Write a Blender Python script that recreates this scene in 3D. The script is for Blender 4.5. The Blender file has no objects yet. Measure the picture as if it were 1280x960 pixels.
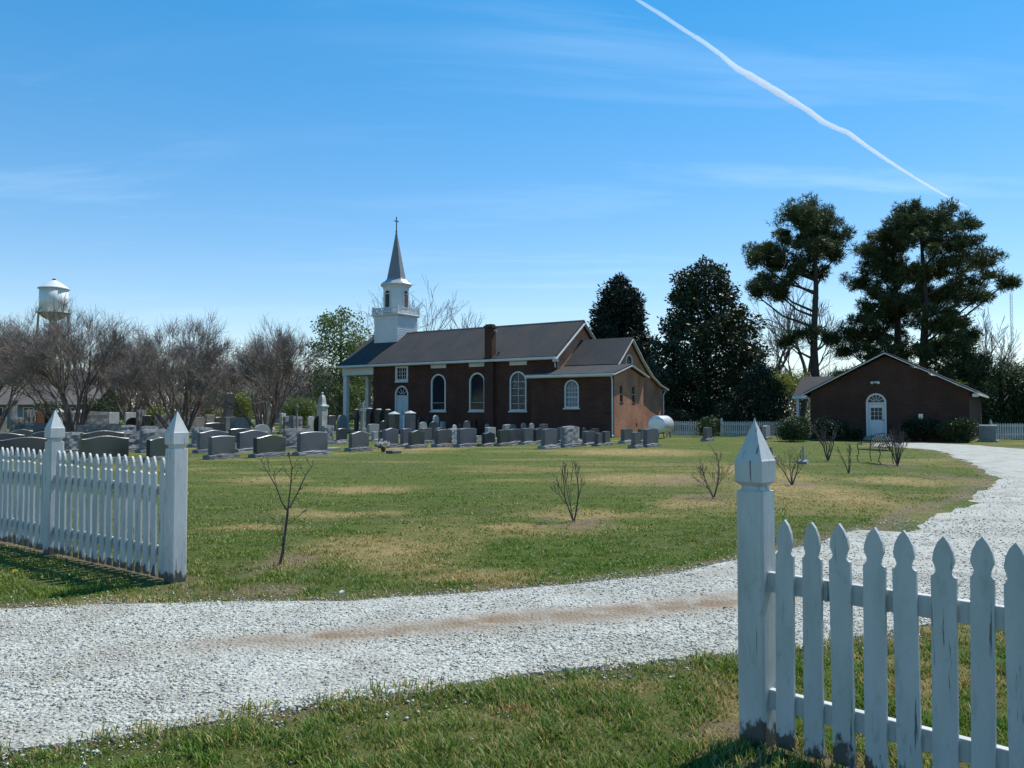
import bpy, math, random
import numpy as np
from mathutils import Vector, Matrix
from mathutils.geometry import tessellate_polygon

scene = bpy.context.scene
col = scene.collection
R = math.radians

# ------------------------------------------------------------------ camera
CAM_H, F, PITCH = 1.58, 1000.0, math.atan(0.035)
cam_d = bpy.data.cameras.new('camera')
cam_d.sensor_width = 36.0
cam_d.lens = 36.0 * F / 1280.0
cam_d.clip_start = 0.05
cam_d.clip_end = 60000.0
cam = bpy.data.objects.new('camera', cam_d)
cam.location = (0, 0, CAM_H)
cam.rotation_euler = (math.pi / 2 + PITCH, 0, 0)
col.objects.link(cam)
scene.camera = cam

# ------------------------------------------------------------------ light
SUN_AZ, SUN_EL = R(49.5), R(56.5)          # azimuth to the right of the view direction
S = Vector((math.sin(SUN_AZ) * math.cos(SUN_EL), math.cos(SUN_AZ) * math.cos(SUN_EL), math.sin(SUN_EL)))
sun_d = bpy.data.lights.new('sun', 'SUN')
sun_d.energy = 4.4
sun_d.angle = R(0.53)
sun_d.color = (1.0, 0.968, 0.915)
sun = bpy.data.objects.new('sun', sun_d)
sun.rotation_euler = S.to_track_quat('Z', 'Y').to_euler()
sun.location = (30, 30, 60)
col.objects.link(sun)

world = bpy.data.worlds.new('World')
scene.world = world
world.use_nodes = True
wn, wl = world.node_tree.nodes, world.node_tree.links
wn.clear()
w_out = wn.new('ShaderNodeOutputWorld')
w_bg = wn.new('ShaderNodeBackground')
w_bg.inputs['Strength'].default_value = 0.15
sky = wn.new('ShaderNodeTexSky')
sky.sky_type = 'NISHITA'
sky.sun_disc = False
sky.sun_elevation = SUN_EL
sky.sun_rotation = SUN_AZ
sky.altitude = 0
sky.air_density = 1.0
sky.dust_density = 0.0
sky.ozone_density = 3.0
# thin streaks of high cloud, laid out on a flat layer above the place (direction / height)
tc = wn.new('ShaderNodeTexCoord')
sep = wn.new('ShaderNodeSeparateXYZ')
wl.new(tc.outputs['Generated'], sep.inputs[0])
def wmath(op, a, b=None, clamp=False):
    n = wn.new('ShaderNodeMath'); n.operation = op; n.use_clamp = clamp
    for i, v in enumerate((a, b)):
        if v is None: continue
        if isinstance(v, (int, float)): n.inputs[i].default_value = v
        else: wl.new(v, n.inputs[i])
    return n.outputs[0]
zz = wmath('MAXIMUM', sep.outputs['Z'], 0.02)
zz = wmath('ADD', zz, 0.10)
cx = wmath('DIVIDE', sep.outputs['X'], zz)
cy = wmath('DIVIDE', sep.outputs['Y'], zz)
cmb = wn.new('ShaderNodeCombineXYZ')
wl.new(cx, cmb.inputs[0]); wl.new(cy, cmb.inputs[1])
mp = wn.new('ShaderNodeMapping')
mp.inputs['Rotation'].default_value = (0, 0, R(-52))
mp.inputs['Scale'].default_value = (0.55, 2.0, 1)
wl.new(cmb.outputs[0], mp.inputs['Vector'])
n1 = wn.new('ShaderNodeTexNoise')
n1.inputs['Scale'].default_value = 1.1
n1.inputs['Detail'].default_value = 7
n1.inputs['Roughness'].default_value = 0.62
n1.inputs['Distortion'].default_value = 0.5
wl.new(mp.outputs[0], n1.inputs['Vector'])
n2 = wn.new('ShaderNodeTexNoise')
n2.inputs['Scale'].default_value = 0.45
n2.inputs['Detail'].default_value = 3
wl.new(cmb.outputs[0], n2.inputs['Vector'])
r1 = wn.new('ShaderNodeMapRange'); r1.inputs[1].default_value = 0.50; r1.inputs[2].default_value = 0.80
wl.new(n1.outputs[0], r1.inputs[0])
r2 = wn.new('ShaderNodeMapRange'); r2.inputs[1].default_value = 0.40; r2.inputs[2].default_value = 0.68
wl.new(n2.outputs[0], r2.inputs[0])
cl = wmath('MULTIPLY', r1.outputs[0], r2.outputs[0])
cl = wmath('MULTIPLY', cl, 0.30, True)
w_mix = wn.new('ShaderNodeMixRGB')
w_mix.inputs[2].default_value = (6.6, 7.6, 8.6, 1)
w_sat = wn.new('ShaderNodeHueSaturation')
w_sat.inputs['Saturation'].default_value = 1.42
w_sat.inputs['Value'].default_value = 1.0
w_sat.inputs['Hue'].default_value = 0.507
wl.new(sky.outputs[0], w_sat.inputs['Color'])
w_gam = wn.new('ShaderNodeGamma'); w_gam.inputs['Gamma'].default_value = 0.68
w_mul = wn.new('ShaderNodeMixRGB'); w_mul.blend_type = 'MULTIPLY'; w_mul.inputs[0].default_value = 1.0; w_mul.inputs[2].default_value = (1.46, 1.46, 1.46, 1)
wl.new(w_sat.outputs[0], w_gam.inputs[0]); wl.new(w_gam.outputs[0], w_mul.inputs[1])
wl.new(cl, w_mix.inputs[0]); wl.new(w_mul.outputs[0], w_mix.inputs[1])
wl.new(w_mix.outputs[0], w_bg.inputs['Color'])
wl.new(w_bg.outputs[0], w_out.inputs['Surface'])

# ------------------------------------------------------------------ exposure, render
vs = scene.view_settings
vs.view_transform = 'Standard'
vs.look = 'None'
vs.exposure = 0.36
vs.gamma = 1.0
vs.use_curve_mapping = False
scene.render.engine = 'CYCLES'
scene.cycles.use_denoising = True
scene.cycles.max_bounces = 6
scene.cycles.transparent_max_bounces = 8
scene.cycles.volume_bounces = 0

# ------------------------------------------------------------------ helpers
rng = np.random.default_rng(7)
random.seed(7)
ca, sa = math.cos(PITCH), math.sin(PITCH)

def G(px, py, z=0.0):
    """ground point whose picture in the photograph is at (px, py)"""
    dx, du = (px - 640) / F, (480 - py) / F
    d = Vector((dx, ca - sa * du, sa + ca * du))
    t = (z - CAM_H) / d.z
    return (d.x * t, d.y * t)

def depth_of(py):
    return G(640, py)[1]

def at(px, py, Y):
    """point at depth Y"""
    dx, du = (px - 640) / F, (480 - py) / F
    d = Vector((dx, ca - sa * du, sa + ca * du))
    t = Y / d.y
    return np.array((d.x * t, Y, CAM_H + d.z * t))

def hash2(ix, iy, s):
    h = (ix.astype(np.int64) * 374761393 + iy.astype(np.int64) * 668265263 + s * 1274126177) & 0x7fffffff
    h = ((h ^ (h >> 13)) * 1274126177) & 0x7fffffff
    h = h ^ (h >> 16)
    return (h & 0xffff) / 65535.0

def vnoise(x, y, s=0):
    x = np.asarray(x, float); y = np.asarray(y, float)
    ix, iy = np.floor(x), np.floor(y)
    fx, fy = x - ix, y - iy
    fx = fx * fx * (3 - 2 * fx); fy = fy * fy * (3 - 2 * fy)
    a = hash2(ix, iy, s); b = hash2(ix + 1, iy, s); c = hash2(ix, iy + 1, s); d = hash2(ix + 1, iy + 1, s)
    return (a * (1 - fx) + b * fx) * (1 - fy) + (c * (1 - fx) + d * fx) * fy

def fbm(x, y, s=0, o=4):
    t, a, n = 0, 0.5, 0
    for i in range(o):
        t = t + a * vnoise(x * 2 ** i, y * 2 ** i, s + i * 17); n += a; a *= 0.5
    return t / n

def tag(o, label=None, cat=None, group=None, kind=None):
    if label: o['label'] = label
    if cat: o['category'] = cat
    if group: o['group'] = group
    if kind: o['kind'] = kind
    return o

def empty(name, loc, rz=0.0, label=None, cat=None, group=None):
    o = bpy.data.objects.new(name, None)
    o.empty_display_size = 0.2
    o.location = loc
    o.rotation_euler = (0, 0, rz)
    col.objects.link(o)
    return tag(o, label, cat, group)

def link(name, me, m=None, parent=None, loc=None):
    o = bpy.data.objects.new(name, me)
    if m is not None and len(me.materials) == 0:
        me.materials.append(m)
    if parent is not None: o.parent = parent
    if loc is not None: o.location = loc
    col.objects.link(o)
    return o

def np_mesh(name, v, f, colors=None, smooth=False):
    v = np.ascontiguousarray(v, np.float32).reshape(-1, 3)
    f = np.ascontiguousarray(f, np.int32)
    n, k = f.shape
    me = bpy.data.meshes.new(name)
    me.vertices.add(len(v)); me.vertices.foreach_set('co', v.ravel())
    me.loops.add(n * k); me.loops.foreach_set('vertex_index', f.ravel())
    me.polygons.add(n)
    me.polygons.foreach_set('loop_start', np.arange(0, n * k, k, dtype=np.int32))
    me.polygons.foreach_set('loop_total', np.full(n, k, np.int32))
    if smooth: me.polygons.foreach_set('use_smooth', np.ones(n, bool))
    me.update(calc_edges=True)
    if colors is not None:
        a = me.color_attributes.new('Col', 'FLOAT_COLOR', 'POINT')
        c = np.ones((len(v), 4), np.float32); c[:, :colors.shape[1]] = colors
        a.data.foreach_set('color', c.ravel())
    return me

class MB:
    """collects shapes, builds ONE mesh object"""
    def __init__(s): s.v = []; s.f = []
    def add(s, vs, fs):
        b = len(s.v); s.v += [tuple(p) for p in vs]; s.f += [tuple(b + i for i in q) for q in fs]; return s
    def box(s, x0, x1, y0, y1, z0, z1, bev=0.0):
        if bev > 0:
            vs, b = [], bev
            pts = []
            for sx in (0, 1):
                for sy in (0, 1):
                    for sz in (0, 1):
                        X, Y, Z = (x0, x1)[sx], (y0, y1)[sy], (z0, z1)[sz]
                        dx, dy, dz = (b, -b)[sx], (b, -b)[sy], (b, -b)[sz]
                        pts.append([(X, Y + dy, Z + dz), (X + dx, Y, Z + dz), (X + dx, Y + dy, Z)])
            for p in pts: vs += p
            i = lambda sx, sy, sz, a: (sx * 4 + sy * 2 + sz) * 3 + a
            fs = []
            fs.append((i(0,0,0,0), i(0,0,1,0), i(0,1,1,0), i(0,1,0,0)))
            fs.append((i(1,0,0,0), i(1,1,0,0), i(1,1,1,0), i(1,0,1,0)))
            fs.append((i(0,0,0,1), i(1,0,0,1), i(1,0,1,1), i(0,0,1,1)))
            fs.append((i(0,1,0,1), i(0,1,1,1), i(1,1,1,1), i(1,1,0,1)))
            fs.append((i(0,0,0,2), i(0,1,0,2), i(1,1,0,2), i(1,0,0,2)))
            fs.append((i(0,0,1,2), i(1,0,1,2), i(1,1,1,2), i(0,1,1,2)))
            for sz in (0, 1):
                for sx in (0, 1): fs.append((i(sx,0,sz,0), i(sx,1,sz,0), i(sx,1,sz,2), i(sx,0,sz,2)))
                for sy in (0, 1): fs.append((i(0,sy,sz,1), i(1,sy,sz,1), i(1,sy,sz,2), i(0,sy,sz,2)))
            for sx in (0, 1):
                for sy in (0, 1): fs.append((i(sx,sy,0,0), i(sx,sy,1,0), i(sx,sy,1,1), i(sx,sy,0,1)))
            for sx in (0, 1):
                for sy in (0, 1):
                    for sz in (0, 1): fs.append((i(sx,sy,sz,0), i(sx,sy,sz,1), i(sx,sy,sz,2)))
            return s.add(vs, fs)
        vs = [(x, y, z) for x in (x0, x1) for y in (y0, y1) for z in (z0, z1)]
        return s.add(vs, [(0,1,3,2), (4,6,7,5), (0,4,5,1), (2,3,7,6), (0,2,6,4), (1,5,7,3)])
    def bar(s, p, q, w, h, up=(0, 0, 1)):
        """box section w x h from p to q"""
        p, q = Vector(p), Vector(q)
        d = (q - p).normalized()
        a = d.cross(Vector(up))
        a = a.normalized() if a.length > 1e-5 else Vector((1, 0, 0))
        b = a.cross(d)
        vs = [r + a * (w / 2 * i) + b * (h / 2 * j) for r in (p, q) for i, j in ((-1,-1),(1,-1),(1,1),(-1,1))]
        return s.add(vs, [(0,3,2,1), (4,5,6,7), (0,1,5,4), (1,2,6,5), (2,3,7,6), (3,0,4,7)])
    def tube(s, pts, rs, k=8, cap=True):
        pts = [Vector(p) for p in pts]
        if isinstance(rs, (int, float)): rs = [rs] * len(pts)
        vs, n = [], len(pts)
        for i, p in enumerate(pts):
            d = (pts[min(i + 1, n - 1)] - pts[max(i - 1, 0)]).normalized()
            a = d.orthogonal().normalized() if i == 0 else (a - d * a.dot(d)).normalized()
            b = d.cross(a)
            vs += [p + (a * math.cos(t) + b * math.sin(t)) * rs[i] for t in (2 * math.pi * j / k for j in range(k))]
        fs = [(i*k + j, i*k + (j+1) % k, (i+1)*k + (j+1) % k, (i+1)*k + j) for i in range(n-1) for j in range(k)]
        if cap: fs += [tuple(range(k))[::-1], tuple((n-1)*k + j for j in range(k))]
        return s.add(vs, fs)
    def lathe(s, prof, k=16, c=(0, 0), rot=0.0, square=False):
        """rings (r, z) about the vertical through c"""
        vs, n = [], len(prof)
        for r, z in prof:
            vs += [(c[0] + r * math.cos(rot + 2*math.pi*j/k), c[1] + r * math.sin(rot + 2*math.pi*j/k), z) for j in range(k)]
        fs = [(i*k + j, i*k + (j+1) % k, (i+1)*k + (j+1) % k, (i+1)*k + j) for i in range(n-1) for j in range(k)]
        fs += [tuple(range(k))[::-1], tuple((n-1)*k + j for j in range(k))]
        return s.add(vs, fs)
    def prism(s, outline, fn, d0, d1):
        """2-D outline (a, b) mapped by fn(a, b, d), closed between d0 and d1"""
        n = len(outline)
        vs = [fn(a, b, d0) for a, b in outline] + [fn(a, b, d1) for a, b in outline]
        fs = [(i, (i+1) % n, n + (i+1) % n, n + i) for i in range(n)]
        tri = tessellate_polygon([[Vector((a, b, 0)) for a, b in outline]])
        fs += [tuple(t) for t in tri] + [tuple(n + i for i in t)[::-1] for t in tri]
        return s.add(vs, fs)
    def plate(s, outline, holes, fn, d0, d1):
        """wall plate with holes, reveals included"""
        loops = [outline] + holes
        flat = [p for l in loops for p in l]
        n = len(flat)
        vs = [fn(a, b, d0) for a, b in flat] + [fn(a, b, d1) for a, b in flat]
        tri = tessellate_polygon([[Vector((a, b, 0)) for a, b in l] for l in loops])
        fs = [tuple(t) for t in tri] + [tuple(n + i for i in t)[::-1] for t in tri]
        b = 0
        for l in loops:
            m = len(l)
            fs += [(b + i, b + (i+1) % m, n + b + (i+1) % m, n + b + i) for i in range(m)]
            b += m
        return s.add(vs, fs)
    def ring(s, outer, inner, fn, d0, d1):
        n = len(outer)
        vs = [fn(a, b, d) for d in (d0, d1) for l in (outer, inner) for a, b in l]
        fs = []
        for i in range(n):
            j = (i + 1) % n
            fs += [(i, j, n + j, n + i), (2*n + i, 3*n + i, 3*n + j, 2*n + j),
                   (i, 2*n + i, 2*n + j, j), (n + i, n + j, 3*n + j, 3*n + i)]
        return s.add(vs, fs)
    def build(s, name, m, parent=None, smooth=False, loc=None, recalc=True):
        me = bpy.data.meshes.new(name)
        me.from_pydata([tuple(v) for v in s.v], [], s.f)
        if recalc:
            import bmesh
            bm = bmesh.new(); bm.from_mesh(me)
            bmesh.ops.recalc_face_normals(bm, faces=bm.faces)
            bm.to_mesh(me); bm.free()
        if smooth: me.polygons.foreach_set('use_smooth', [True] * len(me.polygons))
        me.update()
        return link(name, me, m, parent, loc)

def copy_tree(o, parent=None):
    c = o.copy(); col.objects.link(c); c.parent = parent
    for ch in list(o.children): copy_tree(ch, c)
    return c

# ------------------------------------------------------------------ materials
def new_mat(name):
    m = bpy.data.materials.new(name); m.use_nodes = True
    nt = m.node_tree; b = nt.nodes['Principled BSDF']
    return m, nt.nodes, nt.links, b

def noisy(name, c1, c2, scale=5.0, rough=0.8, bump=0.0, bscale=None, detail=6, lo=0.35, hi=0.65, stretch=(1, 1, 1), spec=0.5, metal=0.0, coords='Object', c3=None, scale3=1.0):
    m, n, l, b = new_mat(name)
    tc = n.new('ShaderNodeTexCoord'); mp = n.new('ShaderNodeMapping')
    mp.inputs['Scale'].default_value = stretch
    l.new(tc.outputs[coords], mp.inputs[0])
    t = n.new('ShaderNodeTexNoise'); t.inputs['Scale'].default_value = scale; t.inputs['Detail'].default_value = detail; t.inputs['Roughness'].default_value = 0.65
    l.new(mp.outputs[0], t.inputs['Vector'])
    r = n.new('ShaderNodeValToRGB')
    r.color_ramp.elements[0].position = lo; r.color_ramp.elements[0].color = (*c1, 1)
    r.color_ramp.elements[1].position = hi; r.color_ramp.elements[1].color = (*c2, 1)
    l.new(t.outputs[0], r.inputs[0])
    out = r.outputs[0]
    if c3 is not None:
        t3 = n.new('ShaderNodeTexNoise'); t3.inputs['Scale'].default_value = scale3; t3.inputs['Detail'].default_value = 5
        l.new(mp.outputs[0], t3.inputs['Vector'])
        mr = n.new('ShaderNodeMapRange'); mr.inputs[1].default_value = 0.5; mr.inputs[2].default_value = 0.72
        l.new(t3.outputs[0], mr.inputs[0])
        mx = n.new('ShaderNodeMixRGB'); mx.inputs[2].default_value = (*c3, 1)
        l.new(mr.outputs[0], mx.inputs[0]); l.new(out, mx.inputs[1]); out = mx.outputs[0]
    l.new(out, b.inputs['Base Color'])
    b.inputs['Roughness'].default_value = rough
    b.inputs['Specular IOR Level'].default_value = spec
    b.inputs['Metallic'].default_value = metal
    if bump > 0:
        t2 = n.new('ShaderNodeTexNoise'); t2.inputs['Scale'].default_value = bscale or scale * 3; t2.inputs['Detail'].default_value = 8
        l.new(mp.outputs[0], t2.inputs['Vector'])
        bp = n.new('ShaderNodeBump'); bp.inputs['Strength'].default_value = 0.8; bp.inputs['Distance'].default_value = bump
        l.new(t2.outputs[0], bp.inputs['Height']); l.new(bp.outputs[0], b.inputs['Normal'])
    return m

def leafy(name, c1, c2, transl=0.25, rough=0.55, spec=0.4, use_attr=False):
    """leaf material: colour varies per leaf face island, some light passes through"""
    m, n, l, b = new_mat(name)
    g = n.new('ShaderNodeNewGeometry')
    r = n.new('ShaderNodeMixRGB')
    r.inputs[1].default_value = (*c1, 1); r.inputs[2].default_value = (*c2, 1)
    l.new(g.outputs['Random Per Island'], r.inputs[0])
    src = r.outputs[0]
    if use_attr:
        at_ = n.new('ShaderNodeVertexColor'); at_.layer_name = 'Col'
        src = at_.outputs[0]
    l.new(src, b.inputs['Base Color'])
    b.inputs['Roughness'].default_value = rough
    b.inputs['Specular IOR Level'].default_value = spec
    tr = n.new('ShaderNodeBsdfTranslucent'); l.new(src, tr.inputs['Color'])
    mx = n.new('ShaderNodeMixShader'); mx.inputs[0].default_value = transl
    out = n['Material Output']
    l.new(b.outputs[0], mx.inputs[1]); l.new(tr.outputs[0], mx.inputs[2]); l.new(mx.outputs[0], out.inputs['Surface'])
    return m

def brick(name, c1, c2, mortar):
    m, n, l, b = new_mat(name)
    tc = n.new('ShaderNodeTexCoord'); sp = n.new('ShaderNodeSeparateXYZ'); l.new(tc.outputs['Object'], sp.inputs[0])
    ad = n.new('ShaderNodeMath'); l.new(sp.outputs[0], ad.inputs[0]); l.new(sp.outputs[1], ad.inputs[1])
    cb = n.new('ShaderNodeCombineXYZ'); l.new(ad.outputs[0], cb.inputs[0]); l.new(sp.outputs[2], cb.inputs[1])
    bt = n.new('ShaderNodeTexBrick')
    bt.inputs['Scale'].default_value = 1.0
    bt.inputs['Brick Width'].default_value = 0.215; bt.inputs['Row Height'].default_value = 0.076
    bt.inputs['Mortar Size'].default_value = 0.010; bt.inputs['Bias'].default_value = -0.1
    bt.inputs['Color1'].default_value = (*c1, 1); bt.inputs['Color2'].default_value = (*c2, 1); bt.inputs['Mortar'].default_value = (*mortar, 1)
    l.new(cb.outputs[0], bt.inputs['Vector'])
    t = n.new('ShaderNodeTexNoise'); t.inputs['Scale'].default_value = 0.9; t.inputs['Detail'].default_value = 6
    l.new(tc.outputs['Object'], t.inputs['Vector'])
    hs = n.new('ShaderNodeHueSaturation')
    mr = n.new('ShaderNodeMapRange'); mr.inputs[3].default_value = 0.45; mr.inputs[4].default_value = 1.6
    l.new(t.outputs[0], mr.inputs[0]); l.new(mr.outputs[0], hs.inputs['Value']); l.new(bt.outputs[0], hs.inputs['Color'])
    l.new(hs.outputs[0], b.inputs['Base Color'])
    b.inputs['Roughness'].default_value = 0.9; b.inputs['Specular IOR Level'].default_value = 0.2
    bp = n.new('ShaderNodeBump'); bp.invert = True; bp.inputs['Distance'].default_value = 0.008
    l.new(bt.outputs['Fac'], bp.inputs['Height']); l.new(bp.outputs[0], b.inputs['Normal'])
    return m

def shingle(name, c1, c2, stain):
    m, n, l, b = new_mat(name)
    tc = n.new('ShaderNodeTexCoord'); sp = n.new('ShaderNodeSeparateXYZ'); l.new(tc.outputs['Object'], sp.inputs[0])
    ml = n.new('ShaderNodeMath'); ml.operation = 'MULTIPLY'; ml.inputs[1].default_value = 1.75; l.new(sp.outputs[2], ml.inputs[0])
    cb = n.new('ShaderNodeCombineXYZ'); l.new(sp.outputs[0], cb.inputs[0]); l.new(ml.outputs[0], cb.inputs[1])
    bt = n.new('ShaderNodeTexBrick'); bt.inputs['Scale'].default_value = 1.0
    bt.inputs['Brick Width'].default_value = 0.3; bt.inputs['Row Height'].default_value = 0.14; bt.inputs['Mortar Size'].default_value = 0.008
    bt.inputs['Color1'].default_value = (*c1, 1); bt.inputs['Color2'].default_value = (*c2, 1); bt.inputs['Mortar'].default_value = (c1[0]*.5, c1[1]*.5, c1[2]*.5, 1)
    l.new(cb.outputs[0], bt.inputs['Vector'])
    mp = n.new('ShaderNodeMapping'); mp.inputs['Scale'].default_value = (1, 0.5, 0.5); l.new(tc.outputs['Object'], mp.inputs[0])
    t = n.new('ShaderNodeTexNoise'); t.inputs['Scale'].default_value = 0.7; t.inputs['Detail'].default_value = 7; t.inputs['Roughness'].default_value = 0.6
    l.new(mp.outputs[0], t.inputs['Vector'])
    mr = n.new('ShaderNodeMapRange'); mr.inputs[1].default_value = 0.42; mr.inputs[2].default_value = 0.68
    l.new(t.outputs[0], mr.inputs[0])
    mx = n.new('ShaderNodeMixRGB'); mx.inputs[2].default_value = (*stain, 1)
    l.new(mr.outputs[0], mx.inputs[0]); l.new(bt.outputs[0], mx.inputs[1]); l.new(mx.outputs[0], b.inputs['Base Color'])
    b.inputs['Roughness'].default_value = 0.92; b.inputs['Specular IOR Level'].default_value = 0.25
    return m

def painted_wood(name, base=0.52):
    """old white paint: grime, hairline cracks, bare grey wood and rot near the foot"""
    m, n, l, b = new_mat(name)
    tc = n.new('ShaderNodeTexCoord')
    oi = n.new('ShaderNodeObjectInfo')
    off = n.new('ShaderNodeVectorMath'); off.operation = 'ADD'
    sc = n.new('ShaderNodeMath'); sc.operation = 'MULTIPLY'; sc.inputs[1].default_value = 37.0; l.new(oi.outputs['Random'], sc.inputs[0])
    l.new(tc.outputs['Object'], off.inputs[0]); l.new(sc.outputs[0], off.inputs[1])
    def nz(scale, stretch, detail=6, rough=0.65):
        mp = n.new('ShaderNodeMapping'); mp.inputs['Scale'].default_value = stretch; l.new(off.outputs[0], mp.inputs[0])
        t = n.new('ShaderNodeTexNoise'); t.inputs['Scale'].default_value = scale; t.inputs['Detail'].default_value = detail; t.inputs['Roughness'].default_value = rough
        l.new(mp.outputs[0], t.inputs['Vector']); return t.outputs[0]
    def rng_(v, a, b_, c=0.0, d=1.0):
        r = n.new('ShaderNodeMapRange'); r.inputs[1].default_value = a; r.inputs[2].default_value = b_; r.inputs[3].default_value = c; r.inputs[4].default_value = d
        l.new(v, r.inputs[0]); return r.outputs[0]
    def mth(op, a, b_):
        q = n.new('ShaderNodeMath'); q.operation = op; q.use_clamp = True
        for i, v in enumerate((a, b_)):
            if isinstance(v, (int, float)): q.inputs[i].default_value = v
            else: l.new(v, q.inputs[i])
        return q.outputs[0]
    def mix(f, a, b_):
        q = n.new('ShaderNodeMixRGB'); l.new(f, q.inputs[0])
        if isinstance(a, tuple): q.inputs[1].default_value = (*a, 1)
        else: l.new(a, q.inputs[1])
        q.inputs[2].default_value = (*b_, 1); return q.outputs[0]
    grime = rng_(nz(4.0, (1, 1, 0.30), 8), 0.40, 0.72, 0, 0.75)
    c = mix(grime, (base, base, base * 0.99), (0.30, 0.335, 0.31))
    lichen = rng_(nz(24.0, (1, 1, 0.4), 5), 0.56, 0.70, 0, 0.42)
    c = mix(lichen, c, (0.24, 0.29, 0.22))
    crack = rng_(nz(30.0, (1.3, 1.3, 0.06), 4), 0.63, 0.67, 0, 0.85)
    c = mix(crack, c, (0.07, 0.065, 0.06))
    # paint gone near the foot, ragged upper edge
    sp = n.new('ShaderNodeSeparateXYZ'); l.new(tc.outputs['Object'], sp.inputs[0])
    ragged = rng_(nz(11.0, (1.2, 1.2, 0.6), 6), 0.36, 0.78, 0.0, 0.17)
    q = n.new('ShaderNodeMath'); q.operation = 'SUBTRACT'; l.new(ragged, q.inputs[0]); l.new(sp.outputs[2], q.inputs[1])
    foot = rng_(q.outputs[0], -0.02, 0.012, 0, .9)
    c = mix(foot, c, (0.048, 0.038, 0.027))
    l.new(c, b.inputs['Base Color'])
    b.inputs['Roughness'].default_value = 0.55; b.inputs['Specular IOR Level'].default_value = 0.35
    bp = n.new('ShaderNodeBump'); bp.inputs['Distance'].default_value = 0.004; bp.inputs['Strength'].default_value = 0.7
    l.new(nz(40.0, (1, 1, 0.1), 6), bp.inputs['Height']); l.new(bp.outputs[0], b.inputs['Normal'])
    return m

def glass(name, c=(0.012, 0.018, 0.028), rough=0.08):
    m, n, l, b = new_mat(name)
    b.inputs['Base Color'].default_value = (*c, 1); b.inputs['Roughness'].default_value = rough; b.inputs['Specular IOR Level'].default_value = .2
    return m

def stained(name):
    m, n, l, b = new_mat(name)
    tc = n.new('ShaderNodeTexCoord')
    v = n.new('ShaderNodeTexVoronoi'); v.inputs['Scale'].default_value = 6.0
    l.new(tc.outputs['Object'], v.inputs['Vector'])
    r = n.new('ShaderNodeValToRGB')
    cs = [(0.0, (0.010, 0.014, 0.03)), (0.35, (0.012, 0.028, 0.08)), (0.6, (0.02, 0.05, 0.10)), (0.8, (0.07, 0.11, 0.14)), (1.0, (0.02, 0.02, 0.05))]
    el = r.color_ramp.elements
    el[0].position, el[0].color = cs[0][0], (*cs[0][1], 1)
    el[1].position, el[1].color = cs[-1][0], (*cs[-1][1], 1)
    for p, c in cs[1:-1]:
        e = el.new(p); e.color = (*c, 1)
    sp = n.new('ShaderNodeSeparateColor'); l.new(v.outputs['Color'], sp.inputs[0]); l.new(sp.outputs[0], r.inputs[0])
    d = n.new('ShaderNodeTexVoronoi'); d.feature = 'DISTANCE_TO_EDGE'; d.inputs['Scale'].default_value = 6.0; l.new(tc.outputs['Object'], d.inputs['Vector'])
    mr = n.new('ShaderNodeMapRange'); mr.inputs[1].default_value = 0.03; mr.inputs[2].default_value = 0.06; l.new(d.outputs['Distance'], mr.inputs[0])
    mx = n.new('ShaderNodeMixRGB'); mx.inputs[1].default_value = (0.004, 0.004, 0.005, 1); l.new(mr.outputs[0], mx.inputs[0]); l.new(r.outputs[0], mx.inputs[2])
    l.new(mx.outputs[0], b.inputs['Base Color']); b.inputs['Roughness'].default_value = 0.12; b.inputs['Specular IOR Level'].default_value = .25
    return m

M = {}
M['brick'] = brick('shaded_red_brick', (0.090, 0.032, 0.022), (0.052, 0.020, 0.016), (0.090, 0.066, 0.055))  # church brick, shade of the unlit walls darkened into the colour
M['brick_sunlit'] = brick('sunlit_red_brick', (0.46, 0.175, 0.090), (0.34, 0.130, 0.070), (0.36, 0.27, 0.20))  # same church brick, sunlight on the end walls put into a brighter colour
M['brick_hall'] = brick('hall_brick', (0.066, 0.028, 0.020), (0.044, 0.021, 0.016), (0.070, 0.054, 0.044))
M['roof'] = shingle('grey_shingle', (0.050, 0.052, 0.055), (0.037, 0.039, 0.042), (0.062, 0.053, 0.049))
M['trim'] = noisy('white_trim', (0.50, 0.50, 0.48), (0.60, 0.60, 0.585), 2.0, 0.5)
M['siding'] = noisy('white_siding', (0.53, 0.545, 0.56), (0.61, 0.62, 0.63), 1.2, 0.5)
M['slate'] = noisy('spire_slate', (0.14, 0.145, 0.16), (0.21, 0.215, 0.23), 5.0, 0.6, stretch=(1, 1, 2.5))
M['door_paint'] = noisy('pale_blue_door_paint', (0.42, 0.52, 0.58), (0.48, 0.57, 0.63), 2.0, 0.45)
M['glass'] = glass('window_glass')
M['glass_sky'] = glass('sky_tinted_glass', (0.085, 0.14, 0.22), 0.05)  # sky reflected in the panes is put into a blue base colour
M['stained'] = stained('leaded_glass')
M['louvre'] = noisy('louvre_paint', (0.06, 0.062, 0.06), (0.10, 0.10, 0.095), 3.0, 0.7)
M['metal'] = noisy('galvanised', (0.40, 0.41, 0.42), (0.52, 0.53, 0.54), 3.0, 0.38, metal=0.75)
M['tank'] = noisy('silver_tank_paint', (0.56, 0.57, 0.58), (0.66, 0.67, 0.68), 2.5, 0.35, metal=0.35)
M['iron'] = noisy('black_iron', (0.015, 0.015, 0.016), (0.035, 0.034, 0.033), 9.0, 0.5)
M['copper'] = noisy('bronze_cross', (0.07, 0.06, 0.05), (0.12, 0.10, 0.085), 8.0, 0.5, metal=0.5)
M['concrete'] = noisy('concrete', (0.27, 0.26, 0.245), (0.38, 0.37, 0.35), 4.0, 0.9, 0.004)
M['fence'] = painted_wood('weathered_white_paint')
M['far_fence'] = noisy('far_white_paint', (0.38, 0.39, 0.39), (0.52, 0.52, 0.51), 2.2, 0.6)
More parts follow.
